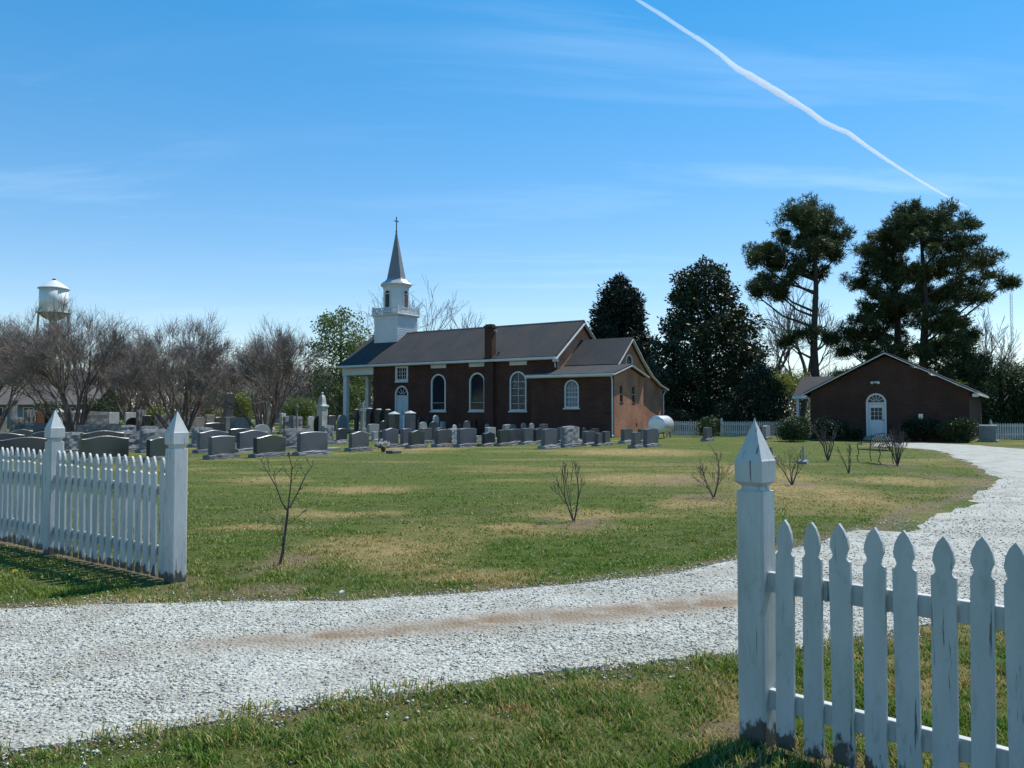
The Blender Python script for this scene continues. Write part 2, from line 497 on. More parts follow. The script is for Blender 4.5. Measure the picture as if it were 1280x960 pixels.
M['bark'] = noisy('grey_brown_bark', (0.06, 0.048, 0.040), (0.12, 0.10, 0.085), 7.0, 0.9, 0.01, stretch=(1, 1, .3))
M['myrtle_bark'] = noisy('smooth_tan_bark', (0.095, 0.060, 0.050), (0.23, 0.165, 0.14), 2.5, 0.75, stretch=(1, 1, .35))
M['twig'] = noisy('grey_brown_twigs', (0.18, 0.145, 0.125), (0.27, 0.22, 0.195), 1.2, 0.85)
M['twig_grey'] = noisy('grey_twigs', (0.17, 0.15, 0.13), (0.25, 0.225, 0.205), 1.2, 0.85)
M['pine_bark'] = noisy('pine_bark', (0.030, 0.025, 0.022), (0.065, 0.050, 0.042), 5.0, 0.95, 0.02, stretch=(1, 1, .4))
M['sapling_bark'] = noisy('sapling_bark', (0.045, 0.035, 0.030), (0.11, 0.085, 0.075), 9.0, 0.8)
# ------------------------------------------------------------------ where the drive runs
FAR_EDGE = [(-420, 772), (-250, 766), (-120, 761), (0, 757), (120, 752), (235, 750), (330, 749), (430, 747), (540, 742), (640, 733), (720, 725), (800, 715), (870, 706),
            (930, 696), (1000, 679), (1060, 661), (1110, 647), (1160, 631), (1200, 616), (1226, 603), (1234, 594), (1226, 586), (1205, 576), (1180, 567), (1150, 561), (1118, 558.5), (1085, 557)]
HALL_EDGE = [(1085, 553.2), (1130, 552.6), (1180, 553.2), (1230, 555.5), (1290, 560), (1400, 566)]
NEAR_EDGE = [(1800, 700), (1500, 735), (1290, 764), (1200, 777), (1100, 790), (1010, 803), (920, 813), (800, 826), (680, 839), (540, 853), (400, 869), (330, 880), (260, 892), (130, 912), (0, 932), (-150, 958), (-420, 1010)]
def soft(poly, jit, step=0.35):
    out = []
    for (a, b) in zip(poly, poly[1:]):
        a, b = np.array(G(*a)), np.array(G(*b))
        n = max(1, int(np.linalg.norm(b - a) / step))
        for i in range(n): out.append(a + (b - a) * i / n)
    out.append(np.array(G(*poly[-1])))
    out = np.array(out)
    o = out.copy()
    o[:, 0] += (fbm(out[:, 0] * 1.6, out[:, 1] * 1.6, 3) - .5) * jit
    o[:, 1] += (fbm(out[:, 0] * 1.6, out[:, 1] * 1.6, 9) - .5) * jit
    return o
DRIVE = np.vstack([soft(FAR_EDGE, 0.5), soft(HALL_EDGE, 0.3), soft(NEAR_EDGE, 0.45)])

def in_poly(x, y, P):
    x = np.asarray(x); y = np.asarray(y)
    r = np.zeros(x.shape, bool)
    n = len(P)
    for i in range(n):
        x0, y0 = P[i - 1]; x1, y1 = P[i]
        if y0 == y1: continue
        c = ((y0 > y) != (y1 > y))
        r ^= c & (x < (x1 - x0) * (y - y0) / (y1 - y0) + x0)
    return r

def edge_dist(x, y, P):
    d = np.full(np.shape(x), 1e9)
    for i in range(len(P)):
        a, b = P[i - 1], P[i]
        ab = b - a; L = max(1e-9, ab @ ab)
        t = np.clip(((x - a[0]) * ab[0] + (y - a[1]) * ab[1]) / L, 0, 1)
        d = np.minimum(d, np.hypot(x - a[0] - t * ab[0], y - a[1] - t * ab[1]))
    return d

def ell(px, py, rx, ry):
    c = G(px, py); e = G(px + rx, py); f0 = G(px, py - ry); f1 = G(px, py + ry)
    return (c[0], (f0[1] + f1[1]) / 2, abs(e[0] - c[0]), abs(f0[1] - f1[1]) / 2)
STRAW = [(790, 565, 110, 5), (810, 598, 110, 8), (1040, 622, 115, 24), (960, 592, 70, 14), (890, 628, 75, 9), (470, 690, 120, 20), (580, 716, 100, 12), (650, 662, 70, 9),
         (450, 612, 70, 5), (330, 600, 60, 5), (740, 640, 110, 7), (520, 560, 60, 4), (1120, 600, 60, 6), (300, 660, 60, 6), (880, 870, 60, 30), (760, 870, 40, 12), (1180, 860, 90, 40), (420, 640, 80, 6),
         (700, 930, 60, 12), (480, 905, 50, 10)]
SOIL = [(717, 648, 60, 8), (352, 703, 60, 10), (275, 738, 75, 12), (1222, 602, 24, 14), (905, 905, 45, 22), (265, 938, 28, 8), (50, 925, 70, 14), (890, 622, 45, 6), (1010, 930, 120, 18), (850, 600, 60, 5), (330, 735, 60, 8), (992, 605, 25, 4), (1122, 581, 20, 3)]
STRAW = [ell(a, b, c, d) for a, b, c, d in STRAW]; SOIL = [ell(*a) for a in SOIL]
LPOST, LPOST2, RPOST = (-3.19, 7.63), (-5.21, 9.13), (1.197, 3.95)
LDIR = np.array((LPOST2[0] - LPOST[0], LPOST2[1] - LPOST[1])); LLEN = np.linalg.norm(LDIR); LDIR /= LLEN
RDIR = np.array((0.718, -0.696))

def patches(x, y, L):
    m = np.zeros(np.shape(x))
    for cx_, cy_, rx, ry in L:
        wx = x + (fbm(x * 1.1, y * 1.1, 21) - .5) * 1.1
        wy = y + (fbm(x * 1.1, y * 1.1, 33) - .5) * 1.6
        d = np.hypot((wx - cx_) / rx, (wy - cy_) / ry)
        m = np.maximum(m, np.clip((1.2 - d) / 0.7, 0, 1))
    return m

def cover(x, y):
    """how straw-dry, how bare and how lush the lawn is at a point"""
    x = np.asarray(x, float); y = np.asarray(y, float)
    st = patches(x, y, STRAW) * (0.62 + 0.38 * np.clip((fbm(x * 2.2, y * 1.1, 5) - .25) * 2.4, 0, 1))
    st = np.maximum(st, np.clip((fbm(x * .30 + 4, y * .85, 41) - .55) * 3.0, 0, .45) * np.where(y < 5.2, .35, 1))
    so = patches(x, y, SOIL) * np.clip((fbm(x * 3, y * 3, 11) - .2) * 2.2, 0.25, 1)
    e = edge_dist(x, y, DRIVE)
    so = np.maximum(so, np.clip(1.0 - e / (0.12 + .25 * fbm(x * 2, y * 2, 61)), 0, 1) * .8)
    for P, D, L in ((LPOST, LDIR, 9.0), (RPOST, RDIR, 4.0)):
        t = (x - P[0]) * D[0] + (y - P[1]) * D[1]
        d = np.abs(-(x - P[0]) * D[1] + (y - P[1]) * D[0])
        so = np.maximum(so, np.where((t > -.3) & (t < L), np.clip(1.2 - d / (.10 + .16 * fbm(x * 3, y * 3, 71)), 0, 1), 0))
    lush = np.clip((fbm(x * .5, y * .9, 91) - .28) * 2.6 + np.where(y < 5.4, .35, 0), 0, 1)
    return st, so, lush

# ------------------------------------------------------------------ ground
xs = np.concatenate([[-4000, -1500, -600, -250, -120, -70, -45], np.arange(-30, 31, .25), [45, 70, 120, 250, 600, 1500, 4000]])
ys = np.concatenate([[-400, -100, -30, -8, 0], np.arange(2.5, 20, .2), np.arange(20, 62, .4), [80, 110, 160, 300, 600, 1500, 5000]])
gx, gy = np.meshgrid(xs, ys)
st, so, lu = cover(gx.ravel(), gy.ravel())
far = np.clip((gy.ravel() - 58) / 20, 0, 1)
nx_, ny_ = len(xs), len(ys)
idx = np.arange(nx_ * ny_).reshape(ny_, nx_)
gf = np.stack([idx[:-1, :-1], idx[:-1, 1:], idx[1:, 1:], idx[1:, :-1]], -1).reshape(-1, 4)
gz = (fbm(gx.ravel() * .6, gy.ravel() * .6, 13) - .5) * 0.03 * np.clip((np.abs(gy.ravel()) < 100), 0, 1) - 0.02
gz = np.where(in_poly(gx.ravel(), gy.ravel(), DRIVE), np.minimum(gz, -0.038), gz)
gv = np.stack([gx.ravel(), gy.ravel(), gz], -1)

def ground_z(x, y):
    return (fbm(np.asarray(x) * .6, np.asarray(y) * .6, 13) - .5) * 0.03 - 0.02

def lawn_mat():
    m, n, l, b = new_mat('spring_lawn')
    vc = n.new('ShaderNodeVertexColor'); vc.layer_name = 'Col'
    sp = n.new('ShaderNodeSeparateColor'); l.new(vc.outputs[0], sp.inputs[0])
    tc = n.new('ShaderNodeTexCoord')
    def nz(scale, stretch=(1, 1, 1), detail=6):
        mp = n.new('ShaderNodeMapping'); mp.inputs['Scale'].default_value = stretch; l.new(tc.outputs['Object'], mp.inputs[0])
        t = n.new('ShaderNodeTexNoise'); t.inputs['Scale'].default_value = scale; t.inputs['Detail'].default_value = detail; t.inputs['Roughness'].default_value = 0.7
        l.new(mp.outputs[0], t.inputs['Vector']); return t.outputs[0]
    def mr(v, a, b_, c=0., d=1.):
        r = n.new('ShaderNodeMapRange'); r.inputs[1].default_value = a; r.inputs[2].default_value = b_; r.inputs[3].default_value = c; r.inputs[4].default_value = d; l.new(v, r.inputs[0]); return r.outputs[0]
    def mix(f, a, b_):
        q = n.new('ShaderNodeMixRGB'); l.new(f, q.inputs[0])
        for i, v in ((1, a), (2, b_)):
            if isinstance(v, tuple): q.inputs[i].default_value = (*v, 1)
            else: l.new(v, q.inputs[i])
        return q.outputs[0]
    def mul(a, b_):
        q = n.new('ShaderNodeMath'); q.operation = 'MULTIPLY'; q.use_clamp = True; l.new(a, q.inputs[0])
        if isinstance(b_, (int, float)): q.inputs[1].default_value = b_
        else: l.new(b_, q.inputs[1])
        return q.outputs[0]
    g = mix(mr(nz(14.0), .35, .65), (0.080, 0.114, 0.018), (0.128, 0.158, 0.030))
    g = mix(mul(sp.outputs[2], .75), mix(mr(nz(9.0), .35, .65), (0.105, 0.118, 0.034), (0.155, 0.155, 0.054)), g)
    g = mix(mr(nz(1.3, (.35, 1.6, 1), 5), .38, .66, 0, .55), g, (0.050, 0.082, 0.016))
    straw = mix(mr(nz(18.0), .3, .7), (0.25, 0.175, 0.070), (0.43, 0.32, 0.145))
    g = mix(mul(sp.outputs[0], mr(nz(7.0, (1, .6, 1)), .22, .50)), g, straw)
    soil = mix(mr(nz(16.0), .35, .65), (0.15, 0.100, 0.066), (0.27, 0.195, 0.135))
    g = mix(mul(sp.outputs[1], mr(nz(10.0), .25, .5)), g, soil)
    l.new(g, b.inputs['Base Color'])
    b.inputs['Roughness'].default_value = 0.95; b.inputs['Specular IOR Level'].default_value = 0.1
    bp = n.new('ShaderNodeBump'); bp.inputs['Distance'].default_value = 0.05; bp.inputs['Strength'].default_value = 1.0
    l.new(nz(28.0, (1, 1, 1), 8), bp.inputs['Height']); l.new(bp.outputs[0], b.inputs['Normal'])
    return m
M['lawn'] = lawn_mat()
gc = np.stack([st * (1 - far), so * (1 - far), lu], -1)
lawn = link('lawn', np_mesh('lawn', gv, gf, gc, True), M['lawn'])
tag(lawn, 'mown spring lawn of the churchyard with dry straw patches', 'lawn', kind='structure')

# ------------------------------------------------------------------ gravel drive
def gravel_mat():
    m, n, l, b = new_mat('crushed_white_gravel')
    tc = n.new('ShaderNodeTexCoord')
    v = n.new('ShaderNodeTexVoronoi'); v.inputs['Scale'].default_value = 34.0; l.new(tc.outputs['Object'], v.inputs['Vector'])
    sp = n.new('ShaderNodeSeparateColor'); l.new(v.outputs['Color'], sp.inputs[0])
    r = n.new('ShaderNodeValToRGB')
    r.color_ramp.elements[0].color = (0.30, 0.295, 0.27, 1); r.color_ramp.elements[1].color = (0.48, 0.47, 0.41, 1); r.color_ramp.elements[1].position = 0.55
    l.new(sp.outputs[0], r.inputs[0])
    vc = n.new('ShaderNodeVertexColor'); vc.layer_name = 'Col'
    sv = n.new('ShaderNodeSeparateColor'); l.new(vc.outputs[0], sv.inputs[0])
    t = n.new('ShaderNodeTexNoise'); t.inputs['Scale'].default_value = 5.0; t.inputs['Detail'].default_value = 8; l.new(tc.outputs['Object'], t.inputs['Vector'])
    mr = n.new('ShaderNodeMapRange'); mr.inputs[1].default_value = 0.12; mr.inputs[2].default_value = 0.5; l.new(t.outputs[0], mr.inputs[0])
    ml = n.new('ShaderNodeMath'); ml.operation = 'MULTIPLY'; l.new(sv.outputs[0], ml.inputs[0]); l.new(mr.outputs[0], ml.inputs[1])
    mx = n.new('ShaderNodeMixRGB'); mx.inputs[2].default_value = (0.225, 0.162, 0.105, 1); l.new(ml.outputs[0], mx.inputs[0]); l.new(r.outputs[0], mx.inputs[1])
    # fines between the stones
    t5 = n.new('ShaderNodeTexNoise'); t5.inputs['Scale'].default_value = 1.6; t5.inputs['Detail'].default_value = 6; l.new(tc.outputs['Object'], t5.inputs['Vector'])
    m5 = n.new('ShaderNodeMapRange'); m5.inputs[1].default_value = 0.42; m5.inputs[2].default_value = 0.7; m5.inputs[4].default_value = 0.8; l.new(t5.outputs[0], m5.inputs[0])
    mx2 = n.new('ShaderNodeMixRGB'); mx2.inputs[2].default_value = (0.30, 0.275, 0.225, 1); l.new(m5.outputs[0], mx2.inputs[0]); l.new(mx.outputs[0], mx2.inputs[1])
    l.new(mx2.outputs[0], b.inputs['Base Color']); b.inputs['Roughness'].default_value = 0.95; b.inputs['Specular IOR Level'].default_value = 0.15
    bp = n.new('ShaderNodeBump'); bp.inputs['Distance'].default_value = 0.02; bp.inputs['Strength'].default_value = 0.9; bp.invert = True
    l.new(v.outputs['Distance'], bp.inputs['Height']); l.new(bp.outputs[0], b.inputs['Normal'])
    return m
M['gravel'] = gravel_mat()
TRACK = np.array([G(*p) for p in [(-250, 855), (-60, 838), (120, 815), (280, 801), (400, 793), (520, 783), (640, 772), (760, 763), (860, 754), (930, 747), (1010, 735), (1090, 718), (1200, 692)]])
def track(x, y):
    d = np.full(np.shape(x), 1e9); tt = np.zeros(np.shape(x))
    for i in range(len(TRACK) - 1):
        a, b = TRACK[i], TRACK[i + 1]; ab = b - a
        t = np.clip(((x - a[0]) * ab[0] + (y - a[1]) * ab[1]) / (ab @ ab), 0, 1)
        dd = np.hypot(x - a[0] - t * ab[0], y - a[1] - t * ab[1])
        tt = np.where(dd < d, i + t, tt); d = np.minimum(d, dd)
    w = 0.15 + 0.24 * fbm(x * 1.3, y * 1.3, 44) + 0.04 * np.sin(x * 1.2)
    return np.clip(1.3 - d / w, 0, 1) * np.clip((tt - 2.0) / 1.6, 0.0, 1) * np.clip((10.6 - tt) / 1.5, 0, 1)

import bmesh
tri = tessellate_polygon([[Vector((p[0], p[1], 0)) for p in DRIVE]])
bm = bmesh.new()
bv = [bm.verts.new((p[0], p[1], -0.016)) for p in DRIVE]
for t in tri:
    try: bm.faces.new([bv[i] for i in t])
    except ValueError: pass
for it in range(9):
    long_e = [e for e in bm.edges if e.calc_length() > (0.17 if max(abs(v.co.y - 6) for v in e.verts) < 5 else 1.6)]
    if not long_e: break
    bmesh.ops.subdivide_edges(bm, edges=long_e, cuts=1, use_grid_fill=False)
    bmesh.ops.triangulate(bm, faces=[f for f in bm.faces if len(f.verts) > 3])
for v in bm.verts:
    if v.is_boundary: v.co.z = -0.05
bmesh.ops.recalc_face_normals(bm, faces=bm.faces)
me = bpy.data.meshes.new('gravel_drive'); bm.to_mesh(me); bm.free()
if me.polygons[0].normal.z < 0: me.flip_normals()
co = np.empty(len(me.vertices) * 3, np.float32); me.vertices.foreach_get('co', co); co = co.reshape(-1, 3)
tr = track(co[:, 0].astype(float), co[:, 1].astype(float))
ca_ = me.color_attributes.new('Col', 'FLOAT_COLOR', 'POINT')
cc = np.zeros((len(co), 4), np.float32); cc[:, 0] = tr; cc[:, 3] = 1
ca_.data.foreach_set('color', cc.ravel())
drive = link('gravel_drive', me, M['gravel'])
tag(drive, 'white crushed gravel drive sweeping past the gate to the hall', 'drive', kind='structure')

# loose stones of the gravel
def frame_x(y, m=0.08):
    return (0.64 + m) * y + 0.3
def scatter(n, y0, y1, bias=1.0):
    y = y0 + (y1 - y0) * rng.random(n) ** bias
    x = (rng.random(n) * 2 - 1) * frame_x(y)
    return x, y
def area(y0, y1): return (frame_x(y0) + frame_x(y1)) * (y1 - y0)

PX, PY, PS = [], [], []
for y0, y1, dens, s0, s1 in ((3.5, 4.8, 3600, .0035, .0150), (4.8, 6.0, 2900, .0040, .0145), (6.0, 8.0, 1600, .005, .0150), (8.0, 12.0, 420, .007, .019), (12.0, 20.0, 50, .010, .024)):
    n = int(area(y0, y1) * dens)
    x = []; y = []
    x, y = scatter(n, y0, y1)
    inside = in_poly(x, y, DRIVE)
    ed = edge_dist(x, y, DRIVE)
    keep = np.where(inside, rng.random(n) < 1 - .96 * track(x, y) - .6 * np.clip((fbm(x * 1.0, y * 1.6, 88) - .48) * 4, 0, 1), rng.random(n) < 0.75 * np.exp(-ed / 0.13))
    x, y = x[keep], y[keep]
    PX.append(x); PY.append(y); PS.append(s0 + (s1 - s0) * rng.random(len(x)) ** 2.6)
PX = np.concatenate(PX); PY = np.concatenate(PY); PS = np.concatenate(PS)
n = len(PX)
octa = np.array([(1,0,0), (-1,0,0), (0,1,0), (0,-1,0), (0,0,1), (0,0,-1)], float)
oct_f = np.array([(0,2,4), (2,1,4), (1,3,4), (3,0,4), (2,0,5), (1,2,5), (3,1,5), (0,3,5)])
V = octa[None] * (0.65 + 0.7 * rng.random((n, 6, 1)))
V += (rng.random((n, 6, 3)) - .5) * 0.75
V *= PS[:, None, None] * np.stack([np.ones(n), .6 + .4 * rng.random(n), .4 + .35 * rng.random(n)], -1)[:, None, :]
a = rng.random(n) * 6.283
c_, s_ = np.cos(a), np.sin(a)
X = V[..., 0] * c_[:, None] - V[..., 1] * s_[:, None]; Y = V[..., 0] * s_[:, None] + V[..., 1] * c_[:, None]
V = np.stack([X + PX[:, None], Y + PY[:, None], V[..., 2] - 0.015 + PS[:, None] * .12 * rng.random((n, 1))], -1)
Fc = (oct_f[None] + (np.arange(n) * 6)[:, None, None]).reshape(-1, 3)
shade = np.where(rng.random(n) < .24, .13 + .16 * rng.random(n), .38 + .22 * rng.random(n))
tint = np.stack([shade * (1.0 + .03 * rng.random(n)), shade, shade * (0.79 + .12 * rng.random(n))], -1)
tan = rng.random(n) < (.05 + .6 * track(PX, PY))
tint[tan] = tint[tan] * np.array((1.0, .85, .68)) * .72
M['pebble'] = new_mat('gravel_stone')[0]
_n = M['pebble'].node_tree.nodes; _l = M['pebble'].node_tree.links
_v = _n.new('ShaderNodeVertexColor'); _v.layer_name = 'Col'
_l.new(_v.outputs[0], _n['Principled BSDF'].inputs['Base Color']); _n['Principled BSDF'].inputs['Roughness'].default_value = .9
_n['Principled BSDF'].inputs['Specular IOR Level'].default_value = .2
peb = link('loose_gravel', np_mesh('loose_gravel', V, Fc, np.repeat(tint, 6, 0)), M['pebble'])
tag(peb, 'loose white gravel stones strewn over the drive', 'gravel', kind='stuff')

# ------------------------------------------------------------------ grass
BX, BY, BH, BW = [], [], [], []
for y0, y1, dens, h, w in ((3.4, 4.4, 9500, .050, .0036), (4.4, 5.6, 6800, .046, .0040), (5.6, 6.2, 4200, .040, .0042), (6.2, 8.0, 3000, .036, .0050), (8.0, 11.0, 1500, .028, .0065), (11.0, 16.0, 480, .024, .010), (16.0, 26.0, 90, .018, .016), (26.0, 42.0, 20, .016, .025)):
    n = int(area(y0, y1) * dens)
    x, y = scatter(n, y0, y1)
    ok = ~in_poly(x, y, DRIVE)
    if y1 < 12: ok |= (edge_dist(x, y, DRIVE) < .22 * fbm(x * 3, y * 3, 101) - .03) & (rng.random(len(x)) < .55)
    x, y = x[ok], y[ok]
    s1, s2, l_ = cover(x, y)
    tuft = fbm(x * 5, y * 5, 77, 3)
    p = np.clip(.25 + 1.7 * (tuft - .25), .15, 1) * (1 - .88 * s2) * (1 - .25 * s1)
    keep = rng.random(len(x)) < p
    x, y, tuft = x[keep], y[keep], tuft[keep]
    BX.append(x); BY.append(y)
    BH.append(h * (.40 + 1.1 * np.clip(tuft - .28, 0, 1) * 2.0) * (.6 + .7 * rng.random(len(x)))); BW.append(np.full(len(x), w) * (.7 + .6 * rng.random(len(x))))
BX = np.concatenate(BX); BY = np.concatenate(BY); BH = np.concatenate(BH); BW = np.concatenate(BW)
n = len(BX)
s1, s2, l_ = cover(BX, BY)
az = rng.random(n) * 6.283; lean = .25 + .75 * rng.random(n)
dirx, diry = np.cos(az), np.sin(az)
sx, sy = -diry, dirx
z0 = ground_z(BX, BY)
def P(t, wf):
    r = BH * lean * t * t
    z = z0 + BH * t * (1 - .25 * lean * t)
    return [np.stack([BX + dirx * r + sx * BW * wf * k, BY + diry * r + sy * BW * wf * k, z], -1) for k in ((-1, 1) if wf > 0 else (0,))]
a0, a1 = P(0, 1); b0, b1 = P(.55, .75); t0, = P(1, 0)
V = np.stack([a0, a1, b1, b0, t0], 1)
Fc = (np.array([(0, 1, 2), (0, 2, 3), (3, 2, 4)])[None] + (np.arange(n) * 5)[:, None, None]).reshape(-1, 3)
g1, g2, g3 = np.array((.085, .162, .015)), np.array((.178, .262, .036)), np.array((.235, .248, .058))
u = rng.random((n, 1))
colr = (g1 * (1 - u) + g2 * u) * (.45 + .55 * l_[:, None]) + g3 * (.55 - .55 * l_[:, None])
dry = rng.random(n) < np.clip(0.04 + 1.0 * s1 + .5 * s2, 0, 1)
colr[dry] = (np.array((.33, .235, .075)) * (1 - u) + np.array((.54, .41, .16)) * u)[dry]
M['blade'] = leafy('grass_blade', (.1, .1, .1), (.1, .1, .1), .32, .5, .3, True)
grass = link('grass', np_mesh('grass', V, Fc, np.repeat(colr, 5, 0)), M['blade'])
tag(grass, 'short green and straw coloured grass blades of the lawn', 'grass', kind='stuff')
print('blades', n, 'pebbles', len(PX))

# ------------------------------------------------------------------ picket fences at the gate
def picket_mesh(name, h, seed):
    r = random.Random(seed)
    k1 = r.uniform(-.004, .003); k2 = r.uniform(.92, 1.06)
    h0, h = h, h + r.uniform(-.010, .008)
    half = [(.046 + k1, 0.0), (.046 + k1, h - .168), (.038, h - .163), (.031, h - .152), (.0295, h - .140), (.034, h - .126), (.041 * k2, h - .106), (.040 * k2, h - .090), (.0345 * k2, h - .060), (.020, h - .026), (r.uniform(.0, .004), h)]
    pts = [(a, b) for a, b in half] + [(-a, b) for a, b in half[-2::-1]]
    mb = MB()
    # front and back outline with a small chamfer
    mb.prism(pts, lambda a, b, d: (a, d, b), -.010, .010)
    me_o = mb.build(name, M['fence'])
    me = me_o.data
    bpy.data.objects.remove(me_o)
    return me
def post_parts(parent, x, h, w, rz=0.0):
    k = h / 1.537
    hw = w / 2
    q = math.sqrt(2) * hw
    sq = lambda prof: MB().lathe([(r_ * math.sqrt(2), z) for r_, z in prof], 4, (0, 0), math.pi / 4)
    c = .012
    mb = MB()
    oct_ = [(hw - c, -hw), (hw, -hw + c), (hw, hw - c), (hw - c, hw), (-hw + c, hw), (-hw, hw - c), (-hw, -hw + c), (-hw + c, -hw)]
    mb.prism(oct_, lambda a, b, d: (a, b, d), -.05, 1.195 * k)
    post = mb.build('post', M['fence'], parent, loc=(x, 0, 0))
    sq([(hw - .014, 1.1945 * k), (hw - .022, 1.207 * k), (hw - .022, 1.218 * k), (hw - .002, 1.236 * k), (hw + .002, 1.240 * k), (hw + .002, 1.342 * k), (hw - .003, 1.350 * k), (.003, 1.537 * k)]).build('finial', M['fence'], post)
    return post
def picket_run(parent, x0, x1, h, rails, n=None, seed=0):
    r = random.Random(seed)
    n = n or int(round((x1 - x0) / .1376))
    step = (x1 - x0) / n
    for i in range(n):
        me = PICK[h][r.randrange(7)]
        o = link('picket', me, None, parent, (x0 + step * (i + .5), -.031 + r.uniform(-.002, .002), r.uniform(-.006, .006)))
        o.rotation_euler = (r.uniform(-.006, .006), r.uniform(-.013, .013), r.uniform(-.04, .04))
    for z0_, z1_ in rails:
        MB().box(x0 - .03, x1 + .03, -.0195, .0195, z0_, z1_, .002).build('rail', M['fence'], parent)
PICK = {}
for h in (1.075, 1.15):
    PICK[h] = [picket_mesh('picket', h, i) for i in range(7)]
# right of the opening
rf = empty('picket_fence', (RPOST[0], RPOST[1], 0), math.atan2(RDIR[1], RDIR[0]), 'white picket fence section with tall pointed post, its gravel drive showing through the gaps', 'fence')
rf['label'] = 'short white picket fence with one pointed post, grass and gravel seen between its pickets'
post_parts(rf, 0, 1.537, .140)
picket_run(rf, .088, .088 + .1376 * 12, 1.075, ((.715, .808), (.158, .250)), 12, 5)
# left of the opening (seen from the same side)
lf = empty('picket_fence', (LPOST[0], LPOST[1], 0), math.atan2(-LDIR[1], -LDIR[0]), 'long white picket fence with two pointed posts before the gravestones', 'fence')
for i in range(4): post_parts(lf, -LLEN * i, (1.585, 1.60, 1.60, 1.6)[i], .152)
for i in range(3):
    picket_run(lf, -LLEN * (i + 1) + .10, -LLEN * i - .10, 1.15, ((.78, .87), (.20, .29)), 16, 30 + i)
# ------------------------------------------------------------------ church
E_ROT = -R(33.0)
eu = np.array((math.cos(E_ROT), math.sin(E_ROT))); en = np.array((-math.sin(E_ROT), math.cos(E_ROT)))
CA = G(765.1, 546.8)
church = empty('brick_church', (CA[0], CA[1], 0), E_ROT, 'red brick church with white columned porch and a white steeple', 'church')

def arch(cx_, w, z0_, z1_, n=14):
    r = w / 2
    pts = [(cx_ - r, z0_), (cx_ + r, z0_), (cx_ + r, z1_ - r)]
    pts += [(cx_ + r * math.cos(t), z1_ - r + r * math.sin(t)) for t in (math.pi * i / n for i in range(1, n))]
    pts += [(cx_ - r, z1_ - r)]
    return pts
def rect(cx_, w, z0_, z1_): return [(cx_ - w/2, z0_), (cx_ + w/2, z0_), (cx_ + w/2, z1_), (cx_ - w/2, z1_)]
def south(v0):      # wall facing the graves, a runs along +x, depth goes +y
    return lambda a, b, d: (a, v0 + d, b)
def east(u0):       # end wall, a runs along +y, depth goes -x
    return lambda a, b, d: (u0 - d, a, b)
def west(u0):
    return lambda a, b, d: (u0 + d, a, b)

def window(parent, fn, outl, inner, name, pane_m, bars=(), fdepth=(-.035, .10), sill=None, frame_m=None):
    w = MB().ring(outl, inner, fn, *fdepth).build(name, frame_m or M['trim'], parent)
    MB().prism(inner, fn, .070, .078).build('pane', pane_m, w)
    if bars:
        mb = MB()
        for (a0, b0, a1, b1, t) in bars:
            if abs(a1 - a0) < 1e-6: mb.prism([(a0 - t/2, b0), (a0 + t/2, b0), (a0 + t/2, b1), (a0 - t/2, b1)], fn, .035, .066)
            elif abs(b1 - b0) < 1e-6: mb.prism([(a0, b0 - t/2), (a1, b0 - t/2), (a1, b0 + t/2), (a0, b0 + t/2)], fn, .040, .062)
            else:
                dx, dz = a1 - a0, b1 - b0; L = math.hypot(dx, dz); px_, pz_ = -dz / L * t / 2, dx / L * t / 2
                mb.prism([(a0 - px_, b0 - pz_), (a1 - px_, b1 - pz_), (a1 + px_, b1 + pz_), (a0 + px_, b0 + pz_)], fn, .042, .060)
        mb.build('glazing_bars', M['trim'], w)
    if sill:
        c_, sw, z_ = sill
        MB().prism([(c_ - sw/2, z_ - .09), (c_ + sw/2, z_ - .09), (c_ + sw/2, z_ - .003), (c_ - sw/2, z_ - .003)], fn, -.09, .03).build('sill', M['trim'], w)
    return w
def arched_window(parent, fn, cx_, w, z0_, z1_, pane_m, bars=(), ft=.11, sill=True):
    return window(parent, fn, arch(cx_, w, z0_, z1_), arch(cx_, w - 2*ft, z0_ + ft, z1_ - ft), 'window', pane_m, bars, sill=(cx_, w + .16, z0_) if sill else None)

NU0, NU1, NV0, NV1, NT = -20.9, -4.7, 1.0, 8.5, 5.12      # nave
RV, RZ = 4.75, 8.05                                        # ridge
bays = [-7.56, -11.0, -14.48]
holes = [arch(b, 1.37, 1.65, 4.37) for b in bays]
holes.append(arch(-18.0, 1.30, 0.25, 3.57)); holes.append(rect(-18.0, 1.26, 3.90, 5.04))
MB().plate([(NU0, 0), (NU1, 0), (NU1, NT), (NU0, NT)], holes, south(NV0), 0, .35).build('nave_wall', M['brick'], church)
MB().plate([(NV0 + .352, 0), (NV1, 0), (NV1, NT), (RV, RZ - .22), (NV0 + .352, NT + .26)], [], east(NU1), 0, .35).build('nave_wall', M['brick_sunlit'], church)
MB().plate([(NV0 + .352, 0), (NV1, 0), (NV1, NT), (RV, RZ - .22), (NV0 + .352, NT + .26)], [arch(RV, 1.6, .25, 3.2)], west(NU0), 0, .35).build('nave_wall', M['brick'], church)
MB().plate([(NU0 + .352, 0), (NU1 - .352, 0), (NU1 - .352, NT), (NU0 + .352, NT)], [], lambda a, b, d: (a, NV1 - d, b), 0, .35).build('nave_wall', M['brick'], church)
for i, b in enumerate(bays):
    bars = ()
    if i == 0: bars = [(b, 1.8, b, 4.2, .035)] + [(b - .56, z, b + .56, z, .03) for z in (2.15, 2.7, 3.2, 3.65)]
    else: bars = [(b - .56, z, b + .56, z, .025) for z in (2.25,)]
    arched_window(church, south(NV0), b, 1.37, 1.65, 4.37, M['stained'] if i == 0 else M['glass'], bars)
    MB().box(b - .70, b + .70, NV0 - .03, NV0 + .05, 4.79, 5.07).build('stone_panel', M['trim'], church)
